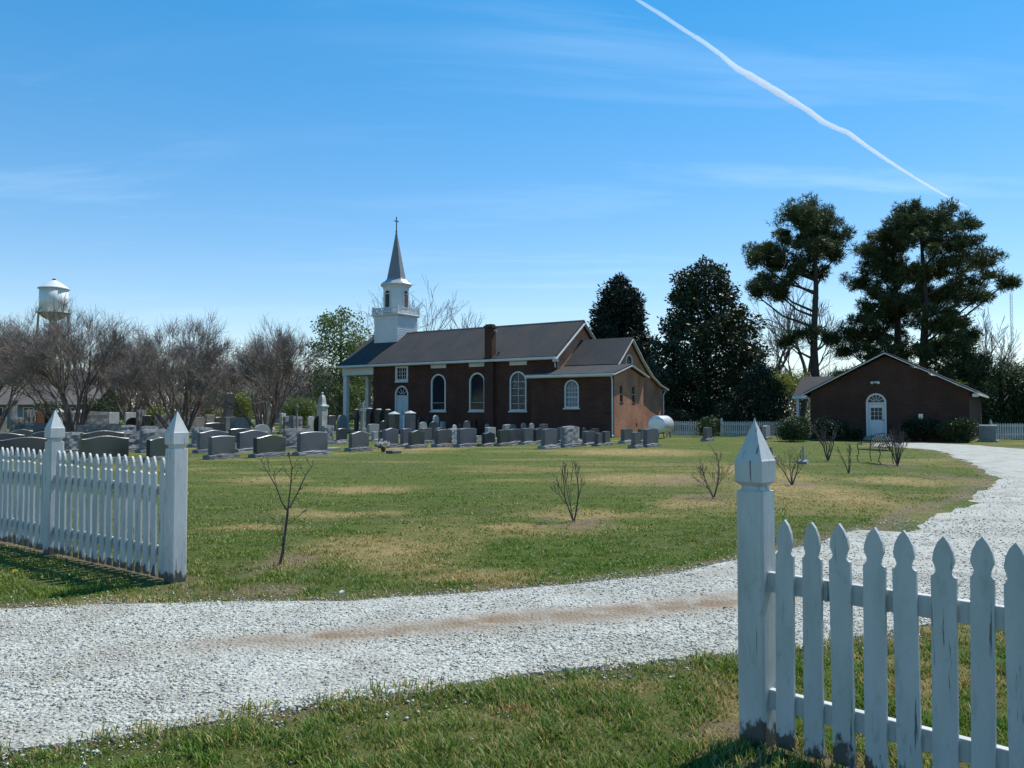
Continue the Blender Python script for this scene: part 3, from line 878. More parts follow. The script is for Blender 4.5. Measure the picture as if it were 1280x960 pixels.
# square window over the side door
window(church, south(NV0), rect(-18.0, 1.26, 3.90, 5.04), rect(-18.0, .92, 4.06, 4.90), 'window', M['glass'],
       [(-18.0, 4.06, -18.0, 4.90, .06)] + [(-18.0 + x, 4.06, -18.0 + x, 4.90, .03) for x in (-.23, .23)] + [(-18.46, z, -17.54, z, .03) for z in (4.34, 4.62)], sill=(-18.0, 1.3, 3.90))
# side door with fanlight
fn = south(NV0)
dr = MB().ring(arch(-18.0, 1.30, .25, 3.57), arch(-18.0, 1.06, .27, 3.45), fn, -.03, .14).build('door', M['trim'], church)
MB().prism(arch(-18.0, 1.06, 2.80, 3.45), fn, .085, .095).build('fanlight_pane', M['glass'], dr)
mb = MB().prism(rect(-18.0, 1.06, 2.72, 2.84), fn, .03, .12)
for t in (36, 72, 108, 144):
    a0 = (-18.0 + .12 * math.cos(R(t)), 2.84 + .12 * math.sin(R(t))); a1 = (-18.0 + .50 * math.cos(R(t)), 2.86 + .50 * math.sin(R(t)))
    dx, dz = a1[0]-a0[0], a1[1]-a0[1]; L = math.hypot(dx, dz); q = (-dz/L*.02, dx/L*.02)
    mb.prism([(a0[0]-q[0], a0[1]-q[1]), (a1[0]-q[0], a1[1]-q[1]), (a1[0]+q[0], a1[1]+q[1]), (a0[0]+q[0], a0[1]+q[1])], fn, .05, .08)
mb.build('fanlight_bars', M['trim'], dr)
for s in (-1, 1):
    c_ = -18.0 + s * .264
    lf_ = MB().prism(rect(c_, .518, .28, 2.715), fn, .07, .11).build('door_leaf', M['door_paint'], dr)
mb = MB()
for s in (-1, 1):
    c_ = -18.0 + s * .264
    for z0_, z1_ in ((.42, 1.15), (1.30, 2.58)):
        mb.ring(rect(c_, .40, z0_, z1_), rect(c_, .32, z0_ + .04, z1_ - .04), fn, .055, .069)
mb.build('door_moulding', M['door_paint'], dr)

def roof_slab(parent, pts, t=.12, name='roof', m=None):
    """pts: profile (y, z) of the upper surface from one eave to the other, between u0 and u1"""
    u0, u1, prof = pts
    low = [(y, z - t) for y, z in prof][::-1]
    return MB().prism(prof + low, lambda a, b, d: (d, a, b), u0, u1).build(name, m or M['roof'], parent)
sl = (RZ - 5.30) / (RV - .68)
roof = roof_slab(church, (-24.35, -4.42, [(.68, 5.30), (RV, RZ), (2*RV - .68, 5.30)]), .13, 'roof')
MB().prism([(RV - .14, RZ - .065), (RV, RZ + .03), (RV + .14, RZ - .065), (RV + .14, RZ - .09), (RV, RZ + .004), (RV - .14, RZ - .09)], lambda a, b, d: (d, a, b), -24.35, -4.42).build('ridge_cap', M['roof'], roof)
for s, y in ((1, .66), (-1, 2*RV - .66)):
    MB().box(-24.36, -4.40, y - .10 if s > 0 else y, y if s > 0 else y + .10, 5.08, 5.24, .01).build('gutter', M['trim'], church)
    MB().box(-24.33, -4.44, min(y, y + s*.36), max(y, y + s*.36), 5.10, 5.165).build('soffit', M['trim'], church)
MB().box(NU0 - .02, NU1 + .02, NV0 - .06, NV0 - .003, 5.00 + .075, 5.098).build('frieze', M['trim'], church)
# rakes of the east gable
for s in (-1, 1):
    mb = MB().bar((NU1 + .30, RV + s * .02, RZ - .24), (NU1 + .30, RV + s * (RV - .62), 5.06), .05, .22, (1, 0, 0))
    mb.build('rake_board', M['trim'], church)
MB().box(NU1 + .06, NU1 + .34, .62, .98, 4.92, 5.14, .01).build('eave_return', M['trim'], church)
MB().tube([(NU1 + .10, .72, 5.05), (NU1 + .10, .90, 4.80), (NU1 + .10, .94, 4.55)], .045, 8).build('downspout', M['trim'], church)

# chimney breast
ch = MB().box(-10.20, -9.45, NV0 - .30, NV0 - .002, 0, 5.0, .01).box(-10.15, -9.55, NV0 - .32, NV0 + .22, 5.004, 7.45, .01).build('chimney', M['brick'], church)
MB().box(-10.21, -9.49, NV0 - .38, NV0 + .28, 7.455, 7.62, .015).box(-10.12, -9.58, NV0 - .28, NV0 + .18, 7.625, 7.72).build('chimney_cap', M['brick'], ch)
MB().tube([(-9.545, NV0 + .02, 7.25), (-9.35, NV0 + .02, 7.25)], .12, 12).build('flue_collar', M['metal'], ch)
MB().tube([(-9.3, NV0 + .2, 5.55), (-9.3, NV0 + .2, 5.80)], .06, 8).build('vent_pipe', M['iron'], roof)

# porch
for i, v in enumerate((1.18, 3.70, 5.80, 8.32)):
    mb = MB().box(-24.13, -23.77, v - .18, v + .18, .30, 4.42, .015)
    c_ = mb.build('column', M['siding'], church)
    MB().box(-24.19, -23.71, v - .24, v + .24, .18, .298, .01).build('column_base', M['siding'], c_)
    MB().box(-24.18, -23.72, v - .23, v + .23, 4.422, 4.498, .01).build('column_capital', M['siding'], c_)
MB().box(-24.20, NU0 - .005, 1.0, 1.36, 4.50, 5.095).box(-24.20, -23.75, 1.364, 8.14, 4.50, 5.095).box(-24.20, NU0 - .005, 8.144, 8.5, 4.50, 5.095).build('entablature', M['siding'], church)
MB().prism([(1.0, 5.1), (8.5, 5.1), (RV, RZ - .20)], lambda a, b, d: (d, a, b), -24.15, -24.0).build('pediment', M['siding'], church)
MB().box(-24.6, NU0 - .004, .8, 8.7, 0, .178, .01).build('porch_floor', M['concrete'], church)
MB().box(-23.70, NU0 - .006, 1.37, 8.13, 4.95, 5.0).build('porch_ceiling', M['siding'], church)

# steeple
SU, SV, hs = -21.9, RV, 1.24
stp = MB().box(SU - hs, SU + hs, SV - hs, SV + hs, 6.6, 9.36).build('steeple_base', M['siding'], church)
mb = MB()
for z in np.arange(7.3, 9.3, .16):
    mb.box(SU - hs - .012, SU + hs + .012, SV - hs - .012, SV + hs + .012, z, z + .02)
mb.build('siding_laps', M['siding'], stp)
MB().box(SU - hs - .10, SU + hs + .10, SV - hs - .10, SV + hs + .10, 9.364, 9.44).box(SU - hs - .20, SU + hs + .20, SV - hs - .20, SV + hs + .20, 9.444, 9.54, .015).build('cornice', M['siding'], stp)
mb = MB(); q = hs + .08
for sx in (-1, 1):
    for sy in (-1, 1):
        mb.box(SU + sx*q - .07, SU + sx*q + .07, SV + sy*q - .07, SV + sy*q + .07, 9.545, 10.14, .01)
mb.build('corner_posts', M['siding'], stp)
mb = MB()
for s in (-1, 1):
    for z in (9.64, 9.99):
        mb.box(SU - q + .075, SU + q - .075, SV + s*q - .035, SV + s*q + .035, z, z + .07)
        mb.box(SU + s*q - .035, SU + s*q + .035, SV - q + .075, SV + q - .075, z, z + .07)
mb.build('balustrade_rails', M['siding'], stp)
mb = MB()
for s in (-1, 1):
    for t in np.linspace(-q + .16, q - .16, 15):
        mb.box(SU + t - .025, SU + t + .025, SV + s*q - .025, SV + s*q + .025, 9.712, 9.988)
        mb.box(SU + s*q - .025, SU + s*q + .025, SV + t - .025, SV + t + .025, 9.712, 9.988)
bal = mb.build('balusters', M['siding'], stp); bal['kind'] = 'stuff'
ap = 1.03; rc = ap / math.cos(math.pi / 8); rot = math.pi / 8
belf = MB().lathe([(rc, 9.545), (rc, 11.90)], 8, (SU, SV), rot).build('belfry', M['siding'], church)
MB().lathe([(rc + .02, 9.546), (rc + .06, 9.56), (rc + .06, 9.80), (rc + .02, 9.83)], 8, (SU, SV), rot).build('belfry_plinth', M['siding'], belf)
MB().lathe([(rc + .02, 11.78), (rc + .06, 11.80), (rc + .06, 11.88), (rc + .22, 11.98), (rc + .24, 12.06), (rc + .22, 12.07)], 8, (SU, SV), rot).build('belfry_cornice', M['siding'], belf)
for k, fnw in enumerate((lambda a, b, d: (SU + a, SV - ap - d, b), lambda a, b, d: (SU + ap + d, SV + a, b), lambda a, b, d: (SU + a, SV + ap + d, b), lambda a, b, d: (SU - ap - d, SV + a, b))):
    wv = MB().ring(arch(0, .62, 10.02, 11.55), arch(0, .48, 10.09, 11.48), fnw, .001, .05).build('louvre_window', M['siding'], belf)
    MB().prism(arch(0, .479, 10.091, 11.479), fnw, .001, .006).build('louvre_back', M['iron'], wv)
    mb = MB()
    for z in np.arange(10.12, 11.40, .085):
        ww = .22 if z < 11.22 else max(.05, math.sqrt(max(0, .24**2 - (z - 11.24)**2)) - .02)
        mb.add([fnw(-ww, z, .010), fnw(ww, z, .010), fnw(ww, z + .01, .040), fnw(-ww, z + .01, .040), fnw(-ww, z + .06, .012), fnw(ww, z + .06, .012)], [(0,1,2,3), (3,2,5,4), (0,4,5,1)])
    mb.build('louvres', M['louvre'], wv)
    MB().prism(rect(0, .50, 11.19, 11.24), fnw, .008, .046).build('transom', M['siding'], wv)
MB().lathe([(rc + .20, 12.074), (rc + .12, 12.14), (rc - .12, 12.30), (.86, 12.46)], 8, (SU, SV), rot).build('spire_skirt', M['metal'], church)
spire = MB().lathe([(.86, 12.462), (.80, 12.60), (.40, 14.60), (.05, 16.50)], 8, (SU, SV), rot).build('spire', M['slate'], church)
MB().tube([(SU, SV, 16.45), (SU, SV, 16.62)], [.09, .05], 8).bar((SU, SV, 16.6), (SU, SV, 17.72), .065, .065, (1, 0, 0)).bar((SU - .05, SV - .22, 17.36), (SU + .05, SV + .22, 17.36), .065, .065).build('cross', M['copper'], spire)
# cross arms broadside to the graves
# chancel (behind the side wing), one roof sweeping low on the far side
CU0, CU1 = NU1, -1.0
cprof = [(2.35, 4.74), (3.2, 5.40), (RV, 6.66), (6.6, 5.22), (8.2, 4.20), (9.7, 3.62), (10.95, 3.36)]
roof_slab(church, (NU1 + .003, CU1 + .28, cprof), .12, 'chancel_roof')
wall_o = [(2.0, 0), (10.55, 0), (10.55, 3.30), (9.7, 3.48), (8.2, 4.05), (6.6, 5.06), (RV, 6.50), (3.2, 5.24), (2.0, 4.30)]
MB().plate(wall_o, [arch(RV, 1.1, 4.55, 5.50)], east(CU1), 0, .35).build('chancel_wall', M['brick_sunlit'], church)
MB().plate([(NU1 + .004, 0), (CU1 - .352, 0), (CU1 - .352, 3.25), (NU1 + .004, 3.25)], [], lambda a, b, d: (a, 10.55 - d, b), 0, .35).build('chancel_wall', M['brick'], church)
arched_window(church, east(CU1), RV, 1.1, 4.55, 5.50, M['glass'], ft=.10, sill=False)
mb = MB()
for (y0, z0_), (y1, z1_) in zip(cprof, cprof[1:]):
    mb.bar((CU1 + .255, y0, z0_ - .14), (CU1 + .255, y1, z1_ - .14), .05, .20, (1, 0, 0))
mb.build('rake_board', M['trim'], church)
MB().box(CU1 - 3.3, CU1 + .30, 10.93, 11.05, 3.16, 3.30, .01).build('gutter', M['trim'], church)
MB().tube([(CU1 + .12, 10.95, 3.20), (CU1 + .10, 10.72, 2.98), (CU1 + .06, 10.60, 2.85), (CU1 + .06, 10.60, .12)], .05, 8).build('downspout', M['trim'], church)
# side wing
WU0, WU1, WV0, WV1 = -5.88, 0.0, 0.0, 4.80
wh = arch(-2.84, 1.04, 1.84, 3.65)
MB().plate([(WU0, 0), (WU1, 0), (WU1, 3.92), (WU0, 3.92)], [wh], south(WV0), 0, .32).build('wing_wall', M['brick'], church)
nw = [rect(1.38, .44, 2.19, 3.28), rect(3.25, .44, 2.19, 3.28), rect(3.7, .22, .62, .86)]
MB().plate([(WV0 + .322, 0), (WV1, 0), (WV1, 3.92), (2.42, 4.52), (WV0 + .322, 3.99)], nw, east(WU1), 0, .32).build('wing_wall', M['brick_sunlit'], church)
MB().box(WU0, WU0 + .3, WV0 + .323, NV0 - .003, 0, 4.0).build('wing_wall', M['brick'], church)
MB().box(CU1 + .003, WU1 - .322, WV1 - .3, WV1, 0, 3.9).build('wing_wall', M['brick_sunlit'], church)
c_ = -2.84
bars = [(c_ + x, 1.92, c_ + x, 3.40 if abs(x) > .2 else 3.56, .03) for x in (-.28, -.095, .095, .28)]
bars = [(c_ + x, 1.92, c_ + x, 3.32 if abs(x) > .2 else 3.50, .028) for x in (-.22, 0.0, .22)] + [(c_ - .43, z, c_ + .43, z, .028) for z in (2.22, 2.84, 3.12)] + [(c_ - .43, 2.54, c_ + .43, 2.54, .06)]
arched_window(church, south(WV0), c_, 1.04, 1.84, 3.65, M['glass_sky'], bars, ft=.085)
for cc_ in (1.38, 3.25):
    window(church, east(WU1), rect(cc_, .44, 2.19, 3.28), rect(cc_, .34, 2.24, 3.23), 'window', M['glass'], [(cc_ - .17, 2.72, cc_ + .17, 2.72, .04)], fdepth=(.10, .20))
    MB().prism(rect(cc_, .54, 2.08, 2.185), east(WU1), -.012, .10).build('sill', M['brick'], church)
MB().prism(rect(3.7, .219, .621, .859), east(WU1), .12, .14).build('vent_grille', M['iron'], church)
wprof = [(-.30, 4.02), (2.42, 4.70), (5.16, 4.02)]
roof_slab(church, (-6.15, .28, wprof), .11, 'wing_roof')
MB().box(-6.17, .30, -.40, -.302, 3.84, 3.98, .01).build('gutter', M['trim'], church)
MB().box(-6.14, .02, -.30, -.004, 3.80, 3.85).build('soffit', M['trim'], church)
mb = MB()
for (y0, z0_), (y1, z1_) in zip(wprof, wprof[1:]):
    mb.bar((.255, y0, z0_ - .12), (.255, y1, z1_ - .12), .05, .17, (1, 0, 0))
mb.build('rake_board', M['trim'], church)
MB().tube([(.10, -.34, 3.86), (.06, -.10, 3.62), (.06, -.07, 3.5), (.06, -.07, .15), (.14, -.20, .06)], .05, 8).build('downspout', M['trim'], church)

# ------------------------------------------------------------------ oil tank
tk = G(826, 547.5)
oil = empty('oil_tank', (tk[0], tk[1], 0), E_ROT, 'silver cylindrical oil tank on legs at the corner of the church', 'tank')
mb = MB()
r_ = .56; zc = .80
prof = [(0.0, -.02), (.30, -.015), (.50, .0), (.55, .03), (.56, .07), (.56, 1.43), (.55, 1.47), (.50, 1.50), (.0, 1.52)]
k = 28
vs_ = [(max(r, .004) * math.cos(2*math.pi*j/k), y - .7, zc + max(r, .004) * math.sin(2*math.pi*j/k)) for r, y in prof for j in range(k)]
fs_ = [(i*k + j, i*k + (j+1) % k, (i+1)*k + (j+1) % k, (i+1)*k + j) for i in range(len(prof) - 1) for j in range(k)] + [tuple(range(k)), tuple((len(prof)-1)*k + j for j in range(k))]
o = mb.add(vs_, fs_).build('shell', M['tank'], oil, smooth=True)
for sx in (-1, 1):
    for y in (-.45, .55):
        MB().tube([(sx * .34, y, .42), (sx * .40, y, 0)], .03, 8).build('leg', M['iron'], oil)
MB().tube([(0, .3, 1.34), (0, .3, 1.50)], .035, 8).build('filler_cap', M['iron'], oil)

# ------------------------------------------------------------------ parish hall
HR = np.array(G(1212.6, 552.0)); HW = 8.16
HL = HR - eu * HW
hall = empty('parish_hall', (HL[0], HL[1], 0), E_ROT, 'low brick hall with white gable trim, arched fanlight door and shrubs along the wall', 'hall')
HD = 12.0; HE = 2.72; HP = 4.86
dc = HW - 4.59
fn = south(0)
MB().plate([(0, 0), (HW, 0), (HW, HE), (HW/2, HP - .12), (0, HE)], [arch(dc, 1.06, .20, 2.64)], fn, 0, .3).build('gable_wall', M['brick_hall'], hall)
MB().plate([(.302, 0), (HD, 0), (HD, HE), (.302, HE)], [], lambda a, b, d: (d, a, b), 0, .3).build('side_wall', M['brick_hall'], hall)
MB().plate([(.302, 0), (HD, 0), (HD, HE), (.302, HE)], [], lambda a, b, d: (HW - d, a, b), 0, .3).build('side_wall', M['brick_hall'], hall)
hp = [(-.36, 2.70), (HW/2, 4.98), (HW + .36, 2.70)]
MB().prism(hp + [(x, z - .12) for x, z in hp[::-1]], lambda a, b, d: (a, d, b), -.30, HD + .3).build('roof', M['roof'], hall)
mb = MB()
for (x0, z0_), (x1, z1_) in zip(hp, hp[1:]):
    mb.bar((x0, -.285, z0_ - .10), (x1, -.285, z1_ - .10), .05, .19, (0, 1, 0))
mb.build('rake_board', M['trim'], hall)
for s, x in ((-1, -.30), (1, HW + .30)):
    MB().box(x - .14, x + .14, -.262, .02, 2.38, 2.56, .01).build('eave_return', M['trim'], hall)
    MB().box(x - .05 + s*.1, x + .05 + s*.1, .025, HD, 2.48, 2.60).build('gutter', M['trim'], hall)
dr = MB().ring(arch(dc, 1.06, .20, 2.64), arch(dc, .86, .22, 2.54), fn, -.03, .13).build('door', M['trim'], hall)
MB().prism(rect(dc, .858, .23, 2.02), fn, .07, .11).build('door_leaf', M['siding'], dr)
mb = MB().prism(rect(dc, .86, 2.025, 2.13), fn, .03, .12)
for t in (30, 60, 90, 120, 150):
    a0 = (dc + .10 * math.cos(R(t)), 2.13 + .10 * math.sin(R(t))); a1 = (dc + .41 * math.cos(R(t)), 2.13 + .40 * math.sin(R(t)))
    dx, dz = a1[0]-a0[0], a1[1]-a0[1]; L = math.hypot(dx, dz); q = (-dz/L*.018, dx/L*.018)
    mb.prism([(a0[0]-q[0], a0[1]-q[1]), (a1[0]-q[0], a1[1]-q[1]), (a1[0]+q[0], a1[1]+q[1]), (a0[0]+q[0], a0[1]+q[1])], fn, .05, .08)
mb.build('fanlight_bars', M['trim'], dr)
MB().prism(arch(dc, .858, 2.10, 2.539), fn, .085, .095).build('fanlight_pane', M['glass'], dr)
dp = MB().ring(rect(dc, .66, 1.10, 1.86), rect(dc, .58, 1.14, 1.82), fn, .050, .069).build('door_light', M['trim'], dr)
MB().prism(rect(dc, .579, 1.141, 1.819), fn, .060, .068).build('pane', M['glass'], dr)
mb = MB()
for x in (-.097, .097): mb.prism(rect(dc + x, .022, 1.141, 1.819), fn, .048, .0595)
for z in (1.367, 1.593): mb.prism([(dc - .289, z - .011), (dc + .289, z - .011), (dc + .289, z + .011), (dc - .289, z + .011)], fn, .050, .0592)
mb.build('door_muntins', M['trim'], dr)
mb = MB()
for s in (-1, 1): mb.ring(rect(dc + s * .20, .32, .36, .98), rect(dc + s * .20, .25, .40, .94), fn, .056, .069)
mb.build('door_moulding', M['siding'], dr)
MB().tube([(dc + .36, .05, 1.12), (dc + .36, .0, 1.12)], .03, 8).build('door_knob', M['copper'], dr)
MB().box(dc - .75, dc + .75, -.85, -.004, 0, .185, .01).build('step', M['concrete'], hall)
fl = MB().box(dc - .06, dc + .06, -.05, -.003, 3.20, 3.32).build('floodlight', M['trim'], hall)
for s in (-1, 1):
    MB().tube([(dc + s*.05, -.05, 3.24), (dc + s*.13, -.16, 3.27)], [.03, .05], 10).tube([(dc + s*.13, -.16, 3.27), (dc + s*.17, -.26, 3.23)], [.05, .085], 10).build('lamp_head', M['siding'], fl)
MB().box(HW - 2.45, HW - 2.22, -.10, -.003, 1.18, 1.48, .01).build('meter_box', M['metal'], hall)
# porch on the left flank: roof with ridge across the hall, two posts
pr = empty('porch', (0, 0, 0)); bpy.data.objects.remove(pr)
PV0, PV1, PL = 2.3, 6.9, -1.30
pp = [(PV0 - .25, 2.62), ((PV0 + PV1) / 2, 3.85), (PV1 + .25, 2.62)]
por = MB().prism(pp + [(y, z - .12) for y, z in pp[::-1]], lambda a, b, d: (d, a, b), PL - .2, 1.2).build('porch_roof', M['roof'], hall)
MB().box(PL - .22, -.48, PV0 - .36, PV0 - .252, 2.40, 2.60).build('porch_fascia', M['trim'], por)
for x, y in ((PL + .05, PV0), (-.30, PV0), (PL + .05, PV1 - .1)):
    MB().box(x - .09, x + .09, y - .09, y + .09, .12, 2.50, .01).build('porch_post', M['trim'], por)
MB().box(PL - .1, -.004, PV0 - .2, PV1 + .1, 0, .118).build('porch_floor', M['concrete'], por)

# ------------------------------------------------------------------ air conditioner
acp = G(1235, 551.5)
ac = empty('air_conditioner', (acp[0], acp[1], 0), E_ROT, 'grey louvred air conditioner unit beside the hall shrubs', 'air conditioner')
MB().box(-.48, .48, -.42, .42, 0, .06).build('pad', M['concrete'], ac)
M['ac'] = noisy('grey_ac_paint', (.20, .215, .22), (.27, .28, .285), 4, .5, metal=.2)
MB().box(-.40, .40, -.34, .34, .062, .80, .01).build('cabinet', M['ac'], ac)
mb = MB()
for x in np.linspace(-.37, .37, 15): mb.box(x - .008, x + .008, -.356, -.3405, .10, .76)
for y in np.linspace(-.30, .30, 12): mb.box(-.416, -.4005, y - .008, y + .008, .10, .76)
mb.build('grille', M['ac'], ac)
MB().box(-.42, .42, -.36, .36, .803, .88, .015).build('top', M['metal'], ac)

# ------------------------------------------------------------------ bench
bf, bb = np.array(G(1073, 577)), np.array(G(1100, 580))
bd = bb - bf; bl = np.linalg.norm(bd); brot = math.atan2(bd[1], bd[0])
bench = empty('garden_bench', (bf[0], bf[1], 0), brot, 'black iron garden bench with lattice back and scrolled arms', 'bench')
# local x runs along the bench, +y towards its back (to the right in the photograph)
BLn, BDp, SH = bl, .40, .40
def scroll(x):
    pts = [(x, .03, 0), (x, -.05, .10), (x, -.01, .22), (x, .02, .32), (x, -.02, .42), (x, -.03, .52), (x, .02, .60), (x, .08, .62), (x, .12, .59), (x, .11, .55), (x, .07, .545), (x, .05, .57)]
    return pts
for x in (0, BLn):
    MB().tube(scroll(x), .014, 6).build('leg', M['iron'], bench)
    MB().tube([(x, BDp + .04, 0), (x, BDp, .20), (x, BDp, SH), (x, BDp + .07, .86)], .014, 6).build('leg', M['iron'], bench)
    MB().tube([(x, .02, .60), (x, .20, .62), (x, BDp + .03, .60)], .014, 6).build('arm', M['iron'], bench)
mb = MB().box(-.01, BLn + .01, .01, .03, SH - .015, SH + .015).box(-.01, BLn + .01, BDp - .01, BDp + .01, SH - .015, SH + .015)
for x in (0, BLn): mb.box(x - .01, x + .01, .032, BDp - .012, SH - .013, SH + .013)
for y in np.linspace(.07, .34, 6): mb.box(.012, BLn - .012, y - .014, y + .014, SH - .004, SH + .006)
mb.build('seat', M['iron'], bench)
mb = MB()
bk = lambda t, z: (t * BLn, BDp + .07 * (z - SH) / .46, z)
top = [bk(t, .80 + .11 * math.sin(math.pi * t)) for t in np.linspace(0, 1, 13)]
mb.tube(top, .014, 6); mb.tube([bk(0, SH + .08), bk(1, SH + .08)], .010, 5)
for i in range(-4, 13):
    for s in (1, -1):
        pts = []
        for u in np.linspace(0, 1, 9):
            t = i / 9 + s * u * .42 + (0 if s > 0 else .3); z = SH + .08 + u * .46
            if 0 <= t <= 1 and z <= .80 + .11 * math.sin(math.pi * t): pts.append(bk(t, z))
        if len(pts) > 1: mb.tube(pts, .007, 4)
mb.build('backrest', M['iron'], bench)

# ------------------------------------------------------------------ small fences behind
def far_fence(p0, p1, label, h=1.05):
    p0, p1 = np.array(p0), np.array(p1); d = p1 - p0; L = np.linalg.norm(d)
    f = empty('picket_fence', (p0[0], p0[1], 0), math.atan2(d[1], d[0]), label, 'fence')
    mb = MB(); n_ = int(L / .15)
    for i in range(n_):
        x = (i + .5) * L / n_
        mb.prism([(x - .048, .03), (x + .048, .03), (x + .048, h - .08), (x, h), (x - .048, h - .08)], lambda a, b, dd: (a, dd, b), -.03, -.012)
    o = mb.build('pickets', M['far_fence'], f); o['kind'] = 'stuff'
    for z in (.25, .75): MB().box(0, L, -.010, .03, z, z + .09).build('rail', M['far_fence'], f)
    for i in range(int(L / 2.4) + 1):
        x = min(i * 2.4, L); MB().lathe([(.085, 0), (.085, h + .06), (.085, h + .08), (.01, h + .22)], 4, (x, .09), math.pi / 4).build('post', M['far_fence'], f)
far_fence(G(833, 545.5), G(874, 546.5), 'short white picket fence between oil tank and round shrub', 1.0)
far_fence(G(903, 546), G(992, 545.2), 'shaded white picket fence under the dark magnolia', 1.0)
far_fence(G(1240, 549.5), G(1330, 549), 'far white picket fence beyond the air conditioner', .95)

# ------------------------------------------------------------------ water tower
WD = 210.0
wp = at(65, 480, WD)
s_ = WD / 1000
wt = empty('water_tower', (wp[0], wp[1], 0), 0, 'white water tower with conical roof above the bare trees', 'water tower')
zt = lambda py: at(65, py, WD)[2]
rr = 16.2 * s_
M['tower'] = noisy('tower_paint', (.60, .61, .61), (.72, .72, .71), .25, .45)
M['tower_low'] = noisy('tower_belly', (.22, .19, .16), (.32, .29, .25), .3, .6)
MB().lathe([(rr, zt(391)), (rr, zt(361))], 40, (0, 0)).build('tank', M['tower'], wt, smooth=True)
MB().lathe([(18.2 * s_, zt(361.5)), (18.2 * s_, zt(360.6)), (8 * s_, zt(353.5)), (.3, zt(350))], 40, (0, 0)).build('roof', M['tower'], wt)
MB().lathe([(.45, zt(350.1)), (.45, zt(348.6))], 8, (0, 0)).build('vent_cap', M['iron'], wt)
MB().lathe([(rr - .04, zt(391) - .01), (rr * .93, zt(394)), (rr * .72, zt(397.5)), (rr * .4, zt(400)), (.6, zt(401))], 36, (0, 0)).build('belly', M['tower_low'], wt, smooth=True)
wk = MB().lathe([(rr - .02, zt(391.5)), (rr + .75, zt(391.5)), (rr + .75, zt(390.7)), (rr + .01, zt(390.7))], 40, (0, 0)).build('walkway', M['tower'], wt)
mb = MB()
for i in range(28):
    a = 2*math.pi*i/28; x, y = (rr + .72) * math.cos(a), (rr + .72) * math.sin(a); b = 2*math.pi*(i+1)/28
    mb.bar((x, y, zt(390.7)), (x, y, zt(386))  , .07, .07, (1, 0, 0)); mb.bar((x, y, zt(386.2)), ((rr+.72)*math.cos(b), (rr+.72)*math.sin(b), zt(386.2)), .07, .07)
mb.build('railing', M['tower'], wk)
for a in (40, 130, 220, 310):
    ax, ay = math.cos(R(a)), math.sin(R(a))
    MB().tube([(ax * rr * 1.0, ay * rr * 1.0, zt(389)), (ax * rr * 1.35, ay * rr * 1.35, -.2)], .28, 8).build('leg', M['tower_low'], wt)
MB().tube([(0, 0, zt(400)), (0, 0, -.2)], .75, 12).build('riser_pipe', M['tower_low'], wt)
mb = MB()
for z, k_ in ((zt(430), 1.08), (zt(465), 1.18), (zt(500), 1.29)):
    q = [(math.cos(R(a)) * rr * k_, math.sin(R(a)) * rr * k_, z) for a in (40, 130, 220, 310)]
    for i in range(4): mb.bar(q[i], q[(i+1) % 4], .15, .15)
mb.build('braces', M['tower_low'], wt)

# ------------------------------------------------------------------ radio mast
RD = 260.0
mp_ = at(1266, 480, RD); top_z = at(1266, 366, RD)[2]
mast = empty('radio_mast', (mp_[0], mp_[1], 0), 0.3, 'thin lattice radio mast rising far behind the pines', 'mast')
M['mast'] = noisy('mast_paint', (.42, .36, .36), (.52, .50, .50), .1, .6)
cr = [(.42 * math.cos(R(a)), .42 * math.sin(R(a))) for a in (90, 210, 330)]
for x, y in cr: MB().tube([(x, y, 0), (x, y, top_z)], .045, 5).build('leg', M['mast'], mast)
mb = MB(); z = 0.0; i = 0
while z < top_z - 1:
    for j in range(3):
        a, b = cr[j], cr[(j+1) % 3]
        mb.bar((*a, z), (*b, z + 1.0), .05, .05) if i % 2 else mb.bar((*b, z), (*a, z + 1.0), .05, .05)
    z += 1.0; i += 1
mb.build('lattice', M['mast'], mast)
MB().tube([(0, 0, top_z), (0, 0, top_z + 2)], .05, 5).build('aerial', M['mast'], mast)

# ------------------------------------------------------------------ houses glimpsed through the trees
hp0 = at(40, 500, 78.0)
hs_ = empty('grey_house', (hp0[0], hp0[1], 0), R(6), 'low grey sided house with brown roof behind the bare trees', 'house')
M['grey_siding'] = noisy('grey_siding', (.14, .16, .18), (.18, .20, .22), 1.5, .7, stretch=(.1, .1, 6))
M['brown_roof'] = shingle('brown_shingle', (.13, .115, .10), (.10, .09, .08), (.15, .13, .11))
MB().plate([(-9, 0), (5.5, 0), (5.5, 2.35), (-9, 2.35)], [rect(-3.2, 1.0, 1.0, 2.1), rect(-1.2, .9, 0, 2.0)] and [rect(-.3, 1.0, .95, 2.05), rect(-3.4, 1.6, .9, 2.05), rect(3.6, .9, .95, 2.05)], south(0), 0, .2).build('wall', M['grey_siding'], hs_)
for c_, w_ in ((-.3, 1.0), (-3.4, 1.6), (3.6, .9)):
    w = window(hs_, south(0), rect(c_, w_, .95 if w_ < 1.5 else .9, 2.05), rect(c_, w_ - .16, 1.03, 1.97), 'window', M['glass'], [(c_, 1.03, c_, 1.97, .07)])
MB().box(5.3, 5.5, .203, 7, 0, 2.35).build('wall', M['grey_siding'], hs_)
q = [(-.5, 2.30), (3.5, 4.35), (7.5, 2.30)]
MB().prism(q + [(y, z - .12) for y, z in q[::-1]], lambda a, b, d: (d, a, b), -9.4, 6.0).build('roof', M['brown_roof'], hs_)
hp1 = at(352, 500, 120.0)
h2 = empty('white_house', (hp1[0], hp1[1], 0), R(-12), 'pale house with reddish roof glimpsed behind a bare crape myrtle', 'house')
M['pale_siding'] = noisy('pale_siding', (.52, .47, .44), (.60, .55, .52), .7, .7)
